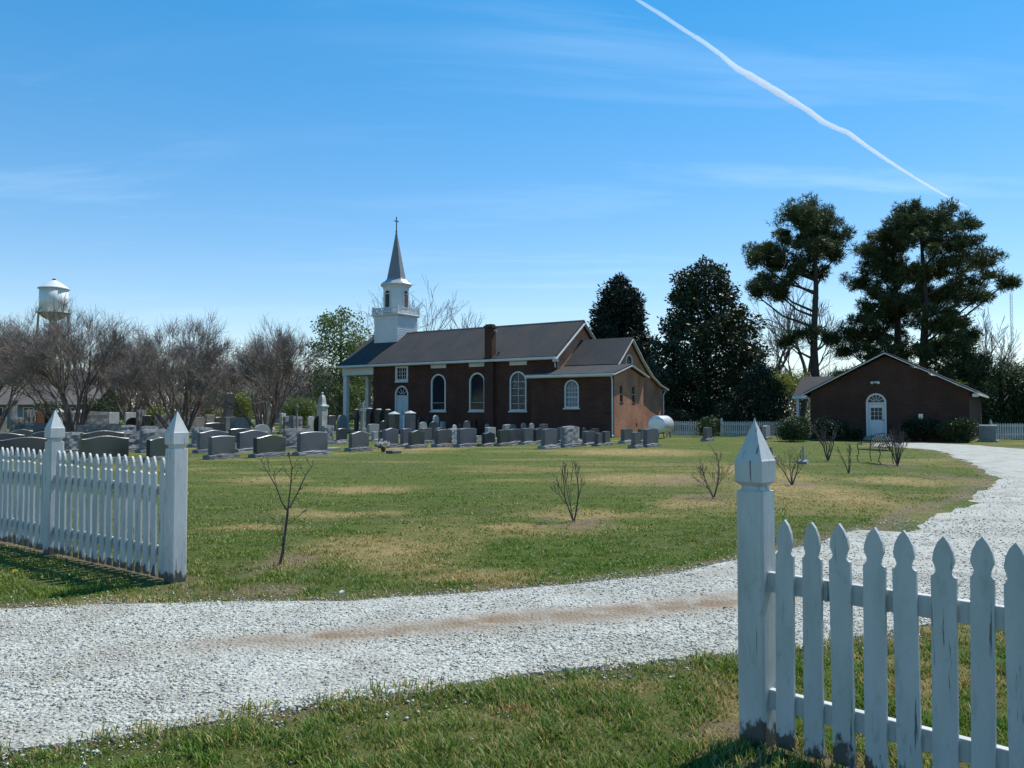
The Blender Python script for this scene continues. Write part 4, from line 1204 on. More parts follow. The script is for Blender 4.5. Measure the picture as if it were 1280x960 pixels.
MB().plate([(-3.4, 0), (3.4, 0), (3.4, 4.3), (0, 6.2), (-3.4, 4.3)], [rect(-1.5, 1.0, 2.6, 3.9), rect(1.5, 1.0, 2.6, 3.9)], south(0), 0, .2).build('wall', M['pale_siding'], h2)
for c_ in (-1.5, 1.5): window(h2, south(0), rect(c_, 1.0, 2.6, 3.9), rect(c_, .84, 2.68, 3.82), 'window', M['glass'], [(c_, 2.68, c_, 3.82, .06)])
for s in (-1, 1): MB().box(s * 3.4 - .1, s * 3.4 + .1, .205, 9, 0, 4.3).build('wall', M['pale_siding'], h2)
M['red_roof'] = shingle('reddish_shingle', (.16, .085, .065), (.13, .07, .055), (.14, .10, .08))
q = [(-3.8, 4.15), (0, 6.35), (3.8, 4.15)]
MB().prism(q + [(x, z - .14) for x, z in q[::-1]], lambda a, b, d: (a, d, b), -.35, 9.3).build('roof', M['red_roof'], h2)
# ------------------------------------------------------------------ trees
def tubes_np(P0, P1, R0, R1, k=4):
    P0, P1 = np.asarray(P0, float), np.asarray(P1, float)
    R0, R1 = np.asarray(R0, float), np.asarray(R1, float)
    d = P1 - P0; d /= np.maximum(np.linalg.norm(d, axis=1, keepdims=True), 1e-9)
    h = np.where(np.abs(d[:, 2:3]) > .9, np.array([[1., 0, 0]]), np.array([[0, 0, 1.]]))
    a = np.cross(d, h); a /= np.linalg.norm(a, axis=1, keepdims=True); b = np.cross(d, a)
    th = 2 * np.pi * np.arange(k) / k
    ring = a[:, None] * np.cos(th)[None, :, None] + b[:, None] * np.sin(th)[None, :, None]
    V = np.concatenate([P0[:, None] + ring * R0[:, None, None], P1[:, None] + ring * R1[:, None, None]], 1)
    j = np.arange(k); q = np.stack([j, (j + 1) % k, k + (j + 1) % k, k + j], -1)
    Fq = (q[None] + (np.arange(len(P0)) * 2 * k)[:, None, None]).reshape(-1, 4)
    return V.reshape(-1, 3), Fq

def unit(v): return v / max(1e-9, np.linalg.norm(v))

class Tree:
    def __init__(s, seed): s.r = np.random.default_rng(seed); s.seg = []; s.tips = []
    def limb(s, p, d, L, r, lev, maxlev, spread, up, kids, taper=.55, nseg=3, wob=.12, decay=.72, minr=.008):
        q = np.array(p, float); d = unit(np.array(d, float)); r0 = r
        pts = [q.copy()]
        if lev >= 3: nseg = 2
        for i in range(nseg):
            d = unit(d + s.r.normal(0, wob, 3) + np.array((0, 0, up)))
            q2 = q + d * L / nseg; r1 = max(minr, r * (1 - (1 - taper) * (i + 1) / nseg))
            s.seg.append((q.copy(), q2.copy(), r0, r1, lev)); r0 = r1; q = q2; pts.append(q.copy())
        if lev >= maxlev:
            s.tips.append((q, d)); return
        n = kids[min(lev, len(kids) - 1)]
        for i in range(n):
            end = i < 2
            t = 1.0 if end else .35 + .6 * s.r.random()
            k_ = t * nseg; a = int(min(k_, nseg - 1e-6)); f = k_ - a
            p0 = pts[a] * (1 - f) + pts[min(a + 1, nseg)] * f
            side = s.r.normal(0, 1, 3); side -= d * side.dot(d); side = unit(side)
            ang = spread * (.55 + .75 * s.r.random()) * (.8 if end else 1.15)
            nd = d * math.cos(ang) + side * math.sin(ang)
            s.limb(p0, nd, L * decay * (.75 + .5 * s.r.random()), r1 * (.85 if end else .6), lev + 1, maxlev, spread, up, kids, taper, nseg, wob, decay, minr)
    def arrays(s, l0, l1):
        q = [g for g in s.seg if l0 <= g[4] <= l1]
        if not q: return None
        return [np.array([g[i] for g in q]) for i in range(4)]
    def build(s, parent, m_trunk, m_twig, split=1, k=6, kt=3, names=('trunk', 'crown')):
        v, f = tubes_np(*s.arrays(0, split), k=k); link(names[0], np_mesh(names[0], v, f, None, True), m_trunk, parent)
        a = s.arrays(split + 1, 99)
        if a is not None:
            v, f = tubes_np(*a, k=kt); return link(names[1], np_mesh(names[1], v, f), m_twig, parent)

def leaves_np(C, size, r, aspect=.45, droop=0.0, outward=None, bias=.6):
    """pointed leaf quads (diamonds) at C"""
    n = len(C)
    d = r.normal(0, 1, (n, 3)); d[:, 2] += droop
    if outward is not None: d += outward * bias
    d /= np.linalg.norm(d, axis=1, keepdims=True)
    h = r.normal(0, 1, (n, 3)); a = np.cross(d, h); a /= np.linalg.norm(a, axis=1, keepdims=True)
    L = (size * (.65 + .7 * r.random(n)))[:, None]
    V = np.stack([C, C + d * L * .5 + a * L * aspect * .5, C + d * L, C + d * L * .5 - a * L * aspect * .5], 1)
    return V.reshape(-1, 3), np.arange(4 * n).reshape(-1, 4)

def clumps(centers, radii, per, r, flat=1.0):
    """points gathered round clump centres, denser on the clump shell"""
    out, nrm = [], []
    for c, R_ in zip(centers, radii):
        n = max(3, int(per * (R_ ** 2)))
        d = r.normal(0, 1, (n, 3)); d /= np.linalg.norm(d, axis=1, keepdims=True)
        q = d * (R_ * (.35 + .65 * r.random((n, 1)) ** .6)); q[:, 2] *= flat
        out.append(c + q); nrm.append(d)
    return np.concatenate(out), np.concatenate(nrm)

# --- bare crape myrtles in the graveyard
def myrtle(seed, H, W):
    t = Tree(seed); n = 13
    for i in range(n):
        a = 2 * math.pi * (i + .35 * t.r.random()) / n
        tilt = (.12 + .62 * t.r.random() ** .8) if i % 3 else (.05 + .25 * t.r.random())
        d = (math.cos(a) * math.sin(tilt), math.sin(a) * math.sin(tilt), math.cos(tilt))
        t.limb((math.cos(a) * .28, math.sin(a) * .28, -.05), d, H * .36, .085 + .03 * t.r.random(), 0, 5, .36, .035, (3, 4, 3, 3, 4), .58, 4, .09, .62, .0085)
    z = np.percentile([g[1][2] for g in t.seg], 99.0); w = np.percentile([abs(g[1][0]) for g in t.seg], 98)
    fz, fw = H / z, W / 2 / w
    t.seg = [(g[0] * (fw, fw, fz), g[1] * (fw, fw, fz), g[2], g[3], g[4]) for g in t.seg]
    dome = lambda q: np.array((q[0], q[1], q[2] * (1 - .14 * min(1.2, (q[0] ** 2 + q[1] ** 2) / (W / 2) ** 2))))
    t.seg = [(dome(g[0]), dome(g[1]), g[2], g[3], g[4]) for g in t.seg]
    fine = [g for g in t.seg if g[4] >= 4]
    for g in fine:
        if t.r.random() < .55:
            d = unit(g[1] - g[0]) * .8 + t.r.normal(0, .5, 3) + np.array((0, 0, .35)); L = .35 + .5 * t.r.random()
            t.seg.append((g[1], g[1] + unit(d) * L, .008, .005, 6))
    return t
def myrtle_tree(px, top, Y, wpx, seed, label, rz=0.0):
    p = at(px, 500, Y); H = at(px, top, Y)[2]; W = wpx * Y / 1000
    e = empty('crape_myrtle', (p[0], p[1], 0), rz, label, 'tree', 'bare crape myrtles along the graveyard')
    t = myrtle(seed, H, W); t.build(e, M['myrtle_bark'], M['twig'], 1, 6, 3)
    return e
myrtle_tree(92, 388, 52, 180, 11, 'bare crape myrtle with pale multi-stemmed trunk below the water tower')
myrtle_tree(226, 405, 53, 150, 12, 'bare crape myrtle with many dark stems between two other bare crape myrtles')
myrtle_tree(332, 414, 54, 140, 13, 'wide bare crape myrtle standing next to the white obelisk tomb')
myrtle_tree(-12, 400, 54, 150, 14, 'bare crape myrtle standing before the grey house')
myrtle_tree(162, 424, 66, 110, 15, 'smaller shaded crape myrtle behind the row of bare ones')

# --- larger bare trees behind the church and the pines
def bare_tree(px, top, Y, seed, label, H_trunk=.22, spread=.50, name='bare_tree', m=None, lev=5, group=None, wob=.16, w=None):
    p = at(px, 500, Y); H = at(px, top, Y)[2]
    e = empty(name, (p[0], p[1], 0), 0, label, 'tree', group)
    t = Tree(seed); t.limb((0, 0, -.1), (0, 0, 1), H * .30, H * .018 + .05, 0, lev, spread, .05, (4, 4, 4, 3, 3), .70, 4, wob, .70, .017)
    z = np.percentile([g[1][2] for g in t.seg], 98.5); f = H / z; fx = f
    if w: fx = w / 2 / np.percentile([abs(g[1][0]) for g in t.seg], 99)
    t.seg = [(g[0] * (fx, fx, f), g[1] * (fx, fx, f), g[2], g[3], g[4]) for g in t.seg]
    t.build(e, M['bark'], m or M['twig_grey'], 1, 6, 3)
    return e, t
bare_tree(462, 361, 95, 21, 'leafless grey tree rising behind the green tree and the steeple')
bare_tree(528, 362, 95, 22, 'leafless grey tree rising behind the church ridge beside the steeple')
bare_tree(582, 392, 100, 23, 'low leafless tree top showing over the church roof', w=7)
bare_tree(1000, 352, 74, 24, 'leafless tree standing behind the lone pine', w=8.5)
bare_tree(968, 372, 78, 25, 'leafless tree between the magnolia and the lone pine', w=7)
bare_tree(1226, 396, 78, 26, 'leafless tree behind the right hand limbs of the broad pine', w=7)
bare_tree(818, 440, 85, 27, 'small leafless tree between the cedar and the magnolia', w=4)
bare_tree(1285, 446, 90, 28, 'small leafless tree below the radio mast', w=5)

# --- green spring tree left of the church
def leafy_tree(px, top, Y, seed, label, m, w, leaf=.22, per=300, rad=.75, name='leafy_tree', bottom=.25, skip=.15):
    p = at(px, 500, Y); H = at(px, top, Y)[2]
    e = empty(name, (p[0], p[1], 0), 0, label, 'tree')
    t = Tree(seed); t.limb((0, 0, -.1), (0, 0, 1), H * .28, H * .016 + .05, 0, 4, .5, .05, (4, 4, 3, 3), .70, 4, .15, .70, .015)
    z = max(g[1][2] for g in t.seg); f = H / z; fx = w / 2 / np.percentile([abs(g[1][0]) for g in t.seg], 98)
    t.seg = [(g[0] * (fx, fx, f), g[1] * (fx, fx, f), g[2], g[3], g[4]) for g in t.seg]
    cr = t.build(e, M['bark'], M['twig_grey'], 1, 6, 3, ('trunk', 'branches'))
    C = np.array([g[1] for g in t.seg if g[4] >= 3]); C = C[t.r.random(len(C)) > skip]
    if len(C) > 420: C = C[t.r.choice(len(C), 420, False)]
    P_, N_ = clumps(C, rad * (.4 + .8 * t.r.random(len(C))), per / 4, t.r, .7)
    v, f_ = leaves_np(P_, leaf, t.r, .6)
    link('crown', np_mesh('crown', v, f_), m, e)
    return e
M['spring'] = leafy('spring_leaf', (.085, .125, .030), (.15, .19, .055), .4)
M['spring_yellow'] = leafy('yellow_green_leaf', (.13, .16, .025), (.22, .24, .05), .4)
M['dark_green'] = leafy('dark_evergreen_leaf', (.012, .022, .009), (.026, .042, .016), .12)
M['magnolia'] = leafy('magnolia_leaf', (.016, .030, .010), (.042, .056, .020), .08, .42, .35)
M['needle'] = leafy('pine_needle', (.032, .052, .018), (.085, .108, .042), .25, .5, .3)
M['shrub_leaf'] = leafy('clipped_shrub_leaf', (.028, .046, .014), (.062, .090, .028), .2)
M['cedar'] = leafy('cedar_leaf', (.008, .015, .009), (.018, .030, .014), .08)
leafy_tree(446, 430, 92, 32, 'dark green tree filling the gap beside the white columns', M['shrub_leaf'], 8.0, .22, 260)
leafy_tree(1182, 395, 72, 33, 'pale green tree in young leaf showing below the broad pine', M['spring'], 5.5, .2, 170)
leafy_tree(1220, 470, 62, 34, 'light green small tree behind the hall eave', M['spring'], 3.8, .16, 220)
leafy_tree(985, 462, 64, 35, 'yellow green spring tree between magnolia and hall porch', M['spring_yellow'], 5.2, .16, 230)

# --- conifers and magnolia
def silhouette_tree(px, Y, prof, seed, label, m, leaf, per, crad, name, aspect=.45, flat=.8, n_clump=240, trunk_m=None, droop=0.):
    """crown whose half width follows prof = [(picture y, half width px)]"""
    r = np.random.default_rng(seed)
    p = at(px, 500, Y)
    e = empty(name, (p[0], p[1], 0), 0, label, 'tree')
    zs = np.array([at(px, y, Y)[2] for y, _ in prof]); ws = np.array([w for _, w in prof]) * Y / 1000
    o = np.argsort(zs); zs, ws = zs[o], ws[o]
    H = zs[-1]
    z = zs[0] + (H - zs[0]) * r.random(n_clump * 3)
    w = np.interp(z, zs, ws)
    keep = r.random(len(z)) < (.12 + w / ws.max()); z, w = z[keep][:n_clump], w[keep][:n_clump]
    a = r.random(len(z)) * 2 * np.pi
    lump = .56 + .82 * fbm(np.cos(a) * 1.6 + 7 + seed, np.sin(a) * 1.6 + z * .55, seed, 3)
    rad = np.maximum(.05, w * lump - .45 * crad) * (1 - .55 * r.random(len(z)) ** 2.0) * (.90 + .2 * r.random(len(z)))
    C = np.stack([np.cos(a) * rad, np.sin(a) * rad, z], -1)
    cr = crad * (.55 + .8 * r.random(len(z))) * np.clip(.30 + .5 * w / crad, .3, 1)
    P_, N_ = clumps(C, cr, per, r, flat)
    out = P_ * (1, 1, 0); out /= np.maximum(np.linalg.norm(out, axis=1, keepdims=True), .01)
    v, f = leaves_np(P_, leaf, r, aspect, droop, out, .7)
    link('crown', np_mesh('crown', v, f), m, e)
    seg = []
    for i in range(0, len(z), 3):
        zb = max(.3, z[i] - .25 * rad[i] - .4)
        seg.append(((0, 0, min(zb, H * .97)), C[i], .05 + .02 * (H - z[i]) / H, .015))
    zz = np.linspace(-.1, H * .97, 8)
    T = [((.05 * math.sin(i), .05 * math.cos(2*i), zz[i]), (.05 * math.sin(i+1), .05 * math.cos(2*i+2), zz[i+1]), .30 * (1 - zz[i] / H) + .03, .30 * (1 - zz[i+1] / H) + .03) for i in range(7)]
    seg += T
    A = [np.array([s[i] for s in seg]) for i in range(4)]
    v, f = tubes_np(*A, k=5); link('trunk', np_mesh('trunk', v, f), trunk_m or M['pine_bark'], e)
    return e
silhouette_tree(775, 80, [(346, 1), (352, 9), (365, 17), (378, 25), (395, 33), (420, 40), (450, 44), (500, 46), (530, 40)], 41, 'dark conical cedar standing behind the church chancel', M['cedar'], .42, 120, .95, 'cedar_tree', .34, .9, 430, droop=.5)
silhouette_tree(884, 68, [(323, 4), (334, 24), (345, 38), (362, 36), (378, 40), (395, 52), (410, 64), (440, 68), (470, 70), (500, 78), (525, 80), (541, 72)], 42, 'large dark magnolia with glossy leaves beside the church', M['magnolia'], .30, 130, .85, 'magnolia_tree', .48, .75, 560)
silhouette_tree(426, 84, [(387, 5), (394, 20), (405, 30), (420, 36), (445, 42), (480, 42), (520, 34)], 31, 'light green spring tree in young leaf beside the porch of the church', M['spring'], .26, 44, 1.0, 'leafy_tree', .6, .75, 230, M['bark'])
silhouette_tree(950, 60, [(452, 3), (470, 20), (490, 30), (515, 36), (540, 34)], 43, 'dark evergreen shrub tree between the magnolia and the hall porch', M['dark_green'], .2, 170, .55, 'evergreen_tree', .5, .8, 150)
silhouette_tree(1252, 58, [(452, 5), (462, 24), (480, 40), (505, 46), (530, 48), (545, 44)], 44, 'broad dark evergreen behind the air conditioner', M['shrub_leaf'], .2, 150, .7, 'evergreen_tree', .4, .8, 260)
silhouette_tree(1300, 56, [(458, 5), (470, 20), (490, 32), (520, 36), (545, 34)], 45, 'evergreen bush beside the broad evergreen at the far fence', M['shrub_leaf'], .2, 150, .7, 'evergreen_tree', .4, .8, 160)

silhouette_tree(1206, 68, [(424, 4), (436, 14), (452, 24), (475, 30), (510, 32), (535, 28)], 46, 'dark evergreen rising behind the right eave of the hall', M['dark_green'], .24, 130, .75, 'evergreen_tree', .4, .8, 200)
def pine(px, Y, top, pads, seed, label, r0=.42, lean=0.0):
    r = np.random.default_rng(seed)
    p = at(px, 500, Y); s = Y / 1000
    e = empty('pine_tree', (p[0], p[1], 0), 0, label, 'tree', 'tall pines behind the hall')
    H = at(px, top, Y)[2] - .8
    zz = np.linspace(-.1, H, 12)
    cxs = lean * (zz / H) + .12 * np.sin(zz * .6 + seed)
    seg = [((cxs[i], 0, zz[i]), (cxs[i+1], 0, zz[i+1]), r0 * (1 - .85 * zz[i] / H), r0 * (1 - .85 * zz[i+1] / H)) for i in range(11)]
    tp, tn = [], []
    for (ax, ay, rx, ry) in pads:
        c = at(ax, ay, Y) - np.array((p[0], Y, 0)); rx_, rz_ = rx * s, ry * s
        c[1] = r.uniform(-1, 1) * min(2.6, rx_ * 1.1)
        # limb from trunk to pad, then sprays
        zb = max(H * .25, c[2] - .45 * abs(c[0]) - .35 * abs(c[1]) - .5); zb = min(zb, H * .96)
        x0 = np.interp(zb, zz, cxs); q0 = np.array((x0, 0, zb)); mid = q0 * .5 + c * .5 + np.array((0, 0, -.12 * abs(c[0])))
        seg += [(q0, mid, .11, .075), (mid, c, .075, .04)]
        nsub = max(7, int(rx_ * rz_ * 11.5))
        for _ in range(nsub):
            d = r.normal(0, 1, 3); d /= np.linalg.norm(d)
            sc = c + d * np.array((rx_ * 1.08, min(rx_, 2.4), rz_ * 1.3)) * (.25 + .85 * r.random())
            seg.append((c + (sc - c) * .1, sc, .028, .012))
            n = int(46 + 40 * r.random()); cr = .34 + .46 * r.random()
            q = r.normal(0, 1, (n, 3)); q /= np.linalg.norm(q, axis=1, keepdims=True)
            q = q * cr * (.3 + .7 * r.random((n, 1))); q[:, 2] *= .75
            tp.append(sc + q); tn.append(q / cr + np.array((0, 0, .55)))
    tp = np.concatenate(tp); tn = np.concatenate(tn)
    # each tuft: a fan of long needles bundles
    V, Fc = [], []
    for k_ in range(4):
        d = tn + r.normal(0, .75, tn.shape); d /= np.linalg.norm(d, axis=1, keepdims=True)
        h = r.normal(0, 1, tn.shape); a = np.cross(d, h); a /= np.linalg.norm(a, axis=1, keepdims=True)
        L = (.22 + .16 * r.random((len(tp), 1)))
        V.append(np.stack([tp - a * .020, tp + a * .020, tp + d * L + a * .014, tp + d * L - a * .014], 1))
    V = np.concatenate(V).reshape(-1, 3)
    link('crown', np_mesh('crown', V, np.arange(len(V)).reshape(-1, 4)), M['needle'], e)
    A = [np.array([g[i] for g in seg]) for i in range(4)]
    v, f = tubes_np(*A, k=7); link('trunk', np_mesh('trunk', v, f), M['pine_bark'], e)
    return e
pine(1020, 62, 246, [(1015, 262, 30, 14), (1038, 278, 30, 15), (992, 280, 34, 15), (1018, 292, 44, 15), (1052, 296, 20, 10), (968, 310, 30, 12), (946, 322, 18, 8), (985, 322, 32, 12), (1022, 316, 32, 12),
                     (958, 352, 30, 9), (945, 362, 16, 6), (985, 345, 22, 8), (1034, 338, 20, 6), (1050, 318, 14, 6), (1004, 418, 18, 6), (988, 424, 10, 4), (1036, 424, 10, 5), (975, 368, 10, 4)], 51,
     'tall lone pine with flat topped crown and long bare trunk')
pine(1157, 60, 254, [(1158, 268, 32, 14), (1185, 282, 26, 14), (1142, 285, 30, 16), (1198, 304, 22, 10), (1165, 308, 40, 17), (1205, 330, 28, 9), (1228, 326, 22, 6), (1240, 346, 26, 7), (1262, 352, 13, 5), (1215, 352, 25, 7),
                     (1172, 338, 40, 16), (1190, 372, 30, 10), (1222, 372, 18, 5), (1160, 370, 38, 17), (1186, 404, 28, 9), (1158, 405, 32, 14), (1205, 420, 18, 6), (1180, 438, 30, 9), (1150, 440, 26, 11), (1206, 458, 26, 8), (1185, 470, 30, 8)], 52,
     'broad tall pine with long limbs reaching out to the right of the hall')
pine(1122, 63, 266, [(1118, 276, 22, 11), (1128, 292, 26, 14), (1098, 302, 26, 14), (1112, 322, 34, 16), (1080, 320, 18, 9), (1095, 346, 30, 15), (1130, 345, 28, 15), (1075, 352, 16, 9), (1105, 376, 36, 16), (1085, 398, 28, 13), (1128, 392, 28, 16),
                     (1070, 420, 22, 9), (1105, 420, 36, 16), (1130, 440, 26, 12), (1088, 445, 30, 12), (1062, 440, 14, 7), (1115, 462, 36, 12), (1065, 468, 22, 8)], 53,
     'dense pine merging with the broad pine behind the hall gable')

# --- shrubs
def shrub(px, py, w, h, seed, label, m, leaf=.085, per=2600, name='round_shrub', squash=1.0, group=None):
    r = np.random.default_rng(seed)
    p = G(px, py); s = p[1] / 1000
    W, H = w * s / 2, h * s
    e = empty(name, (p[0], p[1], 0), 0, label, 'shrub', group)
    n = 30
    a = r.random(n) * 6.283; u = r.random(n)
    C = np.stack([np.cos(a) * W * .62 * np.sqrt(u), np.sin(a) * W * .62 * np.sqrt(u), H * (.25 + .5 * r.random(n))], -1)
    P_, N_ = clumps(C, np.full(n, min(W, H) * .42) * (.8 + .4 * r.random(n)), per, r, .9)
    P_[:, 2] = np.maximum(P_[:, 2], .03)
    v, f = leaves_np(P_, leaf, r, .55, .2, N_, .8)
    link('foliage', np_mesh('foliage', v, f), m, e)
    st_ = [((0, 0, 0), c * .8, .03, .012) for c in C[:12]]
    v, f = tubes_np(*[np.array([g[i] for g in st_]) for i in range(4)], k=4); link('stem', np_mesh('stem', v, f), M['bark'], e)
    return e
shrub(992, 551.5, 45, 31, 61, 'round clipped shrub at the left front corner of the hall', M['shrub_leaf'])
shrub(1196, 552.5, 44, 33, 62, 'round clipped shrub at the right front corner of the hall', M['shrub_leaf'])
shrub(1213, 550, 14, 26, 63, 'narrow shrub squeezed between the round shrub and air conditioner', M['shrub_leaf'])
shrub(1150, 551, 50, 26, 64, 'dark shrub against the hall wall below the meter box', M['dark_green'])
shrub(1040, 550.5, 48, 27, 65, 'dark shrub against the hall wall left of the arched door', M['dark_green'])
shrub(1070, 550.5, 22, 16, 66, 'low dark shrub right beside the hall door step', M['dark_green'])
shrub(886, 547, 34, 29, 67, 'dark green shrub at the end of the short white fence', M['shrub_leaf'], .10, 600)
shrub(1085, 549.0, 8, 6, 68, 'tiny plant by the hall step', M['dark_green']) if False else None
for i, (px, py, w, h, lab, mm) in enumerate([
    (128, 537.5, 58, 46, 'mid green bush behind the bare myrtle and rough curved stone', 'shrub_leaf'), (190, 537.5, 40, 34, 'yellow green bush behind the graves between two bare myrtles', 'spring_yellow'), (255, 537.5, 60, 56, 'green bush with mixed young leaves behind the wide grey slab tomb', 'spring'),
    (302, 537.5, 44, 56, 'yellow green bush behind the tall tablet monument', 'spring_yellow'), (60, 537.5, 40, 40, 'dull green bush by the grey house', 'shrub_leaf'),
    (375, 537.5, 50, 44, 'olive bush behind the slender urn column', 'spring'), (432, 532, 40, 62, 'yellow green bush seen past the porch columns', 'spring_yellow'), (412, 531, 44, 34, 'dark hedge bush behind the bell topped monument', 'dark_green'), (446, 531, 34, 36, 'dark hedge bush seen between the porch columns', 'dark_green'),
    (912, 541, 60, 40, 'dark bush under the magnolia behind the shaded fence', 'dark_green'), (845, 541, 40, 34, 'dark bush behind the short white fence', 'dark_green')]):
    shrub(px, py, w, h, 80 + i, lab, M[mm], .14 if py < 540 else .12, 420 if py < 540 else 420, 'bush')

# --- woods far behind, read as one mass
def wood(name, px0, px1, Y, top, seed, label, m, n, leafm=None, nleaf=0):
    r = np.random.default_rng(seed)
    seg = []
    x = px0 + (px1 - px0) * r.random(n)
    tops = np.interp(x, np.linspace(px0, px1, len(top)), top)
    tops = tops + (fbm(x * .05, x * 0, seed) - .5) * 26
    yy = Y + r.uniform(-6, 8, n)
    hgt = np.array([at(a, b, Y)[2] for a, b in zip(x, tops)])
    zc = hgt * (1 - .9 * r.random(n) ** 1.5)
    X = (x - 640) / 1000 * yy
    P0 = np.stack([X, yy, zc * .80], -1)
    d = r.normal(0, .55, (n, 3)); d[:, 2] = np.abs(d[:, 2]) + .7
    L = (.7 + 1.6 * r.random((n, 1)))
    P1 = P0 + d / np.linalg.norm(d, axis=1, keepdims=True) * L
    v, f = tubes_np(P0, P1, .035 + .03 * r.random(n), np.full(n, .012), k=3)
    o = link(name, np_mesh(name, v, f), m)
    tag(o, label, 'woodland', kind='stuff')
    if leafm is not None:
        x = px0 + (px1 - px0) * r.random(nleaf); tops = np.interp(x, np.linspace(px0, px1, len(top)), top) + (fbm(x * .05, x * 0, seed + 5) - .5) * 30 + 14
        yy = Y + 3 + r.uniform(-6, 8, nleaf); h = np.array([at(a, b, Y)[2] for a, b in zip(x, tops)])
        C = np.stack([(x - 640) / 1000 * yy, yy, h * r.random(nleaf) ** .8], -1)
        P_, N_ = clumps(C, .7 * (.5 + r.random(nleaf)), 46, r, .8)
        v, f = leaves_np(P_, .34, r, .6)
        o = link(name, np_mesh(name, v, f), leafm); tag(o, label.replace('bare', 'leafy'), 'woodland', kind='stuff')
wood('woodland', -160, 470, 100, [452, 448, 452, 455, 450, 455, 458], 71, 'far bare brown woodland behind the graveyard', M['twig'], 17000, M['shrub_leaf'], 420)
wood('woodland', 820, 1420, 95, [470, 452, 465, 470, 455, 462, 455], 72, 'far bare woodland behind the hall and magnolia', M['twig_grey'], 9000, M['dark_green'], 900)

# --- saplings on the lawn
def sapling(px, py, top, seed, label, stems, kids, spread, wpx=None, lev=3, m=None, up=.03, leafy_=False, name='lawn_shrub'):
    p = G(px, py); s = p[1] / 1000
    e = empty(name, (p[0], p[1], 0), 0, label, 'shrub')
    H = (py - top) * s
    t = Tree(seed)
    for (ax, tilt, L, th) in stems:
        d = (math.sin(tilt) * math.cos(ax), math.sin(tilt) * math.sin(ax), math.cos(tilt))
        t.limb((math.cos(ax) * .015, math.sin(ax) * .015, -.01), d, H * L, th, 0, lev, spread, up, kids, .62, 4, .07, .62, .0016)
    z = max(g[1][2] for g in t.seg); f = H / z; fx = f
    if wpx: fx = wpx * s / 2 / np.percentile([abs(g[1][0]) for g in t.seg], 99)
    t.seg = [(g[0] * (fx, fx, f), g[1] * (fx, fx, f), g[2], g[3], g[4]) for g in t.seg]
    t.seg = [(g[0], g[1], g[2] * 1.4, max(.0024, g[3] * 1.5), g[4]) for g in t.seg]
    t.build(e, M['sapling_bark'], m or M['sapling_bark'], 0, 6, 4, ('stem', 'twigs'))
    for ch in e.children:
        if ch.name.startswith('twigs'): ch['kind'] = 'stuff'
    if leafy_:
        C = np.array([g[1] for g in t.seg if g[4] >= lev - 1]); C = C[t.r.random(len(C)) < .7]
        C = C + t.r.normal(0, .012, C.shape)
        v, f_ = leaves_np(C, .022, t.r, .6); link('buds', np_mesh('buds', v, f_), M['bud'], e)['kind'] = 'stuff'
    return e
M['bud'] = leafy('reddish_bud', (.22, .13, .05), (.30, .22, .08), .3)
# the nearest one, branch by branch
p = G(350, 704); e = empty('lawn_shrub', (p[0], p[1], 0), 0, 'thin leafless sapling with forked upright stem nearest the long picket fence', 'shrub')
s_ = p[1] / 1000
def br(pts, r0, r1, dy=0.0, seed=0):
    r = random.Random(seed); n_ = len(pts)
    r0, r1 = r0 * 1.3, r1 * 1.5
    return ([((a - 350) * s_, dy * i / n_, (704 - b) * s_) for i, (a, b) in enumerate(pts)], [r0 + (r1 - r0) * i / (n_ - 1) for i in range(n_)])
mb = MB()
for pts, r0, r1, dy in (([(350, 705), (353, 690), (356, 665), (359, 640)], .013, .009, 0), ([(359, 640), (360, 628), (362, 605), (363, 585), (359, 572), (358, 566)], .008, .003, .05), ([(359, 640), (352, 628), (345, 608), (336, 592), (330, 583)], .008, .003, -.08),
                        ([(361, 636), (370, 618), (380, 595), (387, 584), (388, 576)], .0065, .0022, .1)): mb.tube(*br(pts, r0, r1, dy), k=6)
st0 = mb.build('stem', M['sapling_bark'], e)
mb = MB(); rr_ = random.Random(4)
for pts in ([(352, 682), (349, 668), (345, 652), (336, 645)], [(354, 685), (352, 665), (352, 645)], [(360, 656), (368, 650), (376, 643), (383, 638)], [(345, 608), (341, 596), (342, 590)], [(336, 592), (334, 582), (335, 574)], [(330, 583), (326, 577), (324, 574)], [(341, 600), (346, 592), (350, 590)],
            [(363, 590), (366, 585), (374, 580)], [(359, 572), (364, 570), (368, 566)], [(363, 600), (357, 592), (355, 586)], [(380, 595), (376, 588), (376, 582)], [(387, 584), (384, 577), (382, 572)], [(362, 605), (366, 600), (372, 598)], [(349, 694), (344, 686), (339, 680)], [(354, 700), (354, 690), (353, 684)], [(372, 614), (378, 610)], [(335, 590), (330, 590), (326, 584)]):
    mb.tube(*br(pts, .0032, .0014, rr_.uniform(-.12, .12)), k=4)
    x, z = pts[-1]
    for _ in range(3):
        mb.tube(*br([pts[-2], (x + rr_.uniform(-7, 7), z + rr_.uniform(-9, 3))], .002, .001, rr_.uniform(-.1, .1)), k=3)
tw_ = mb.build('twigs', M['sapling_bark'], e); tw_['kind'] = 'stuff'
sapling(717, 650, 573, 92, 'leafless Y shaped sapling in a ring of bare earth on the open lawn', [(3.3, .42, .42, .010), (.1, .45, .45, .010), (2.4, .30, .40, .007)], (3, 4, 3), .40, 58)
sapling(892, 621, 556, 93, 'leafless sapling with reddish buds just left of the tall fence post', [(.6, .25, .5, .012), (3.0, .40, .4, .009), (1.5, .5, .4, .007), (5.0, .3, .4, .007)], (3, 4, 3), .45, 52, leafy_=True)
sapling(990, 605, 558, 94, 'open leafless sapling beside the thin grey marker stone', [(2.9, .65, .5, .012), (.2, .55, .5, .012), (1.5, .4, .5, .009), (4.5, .4, .4, .009)], (3, 4, 3), .5, 52)
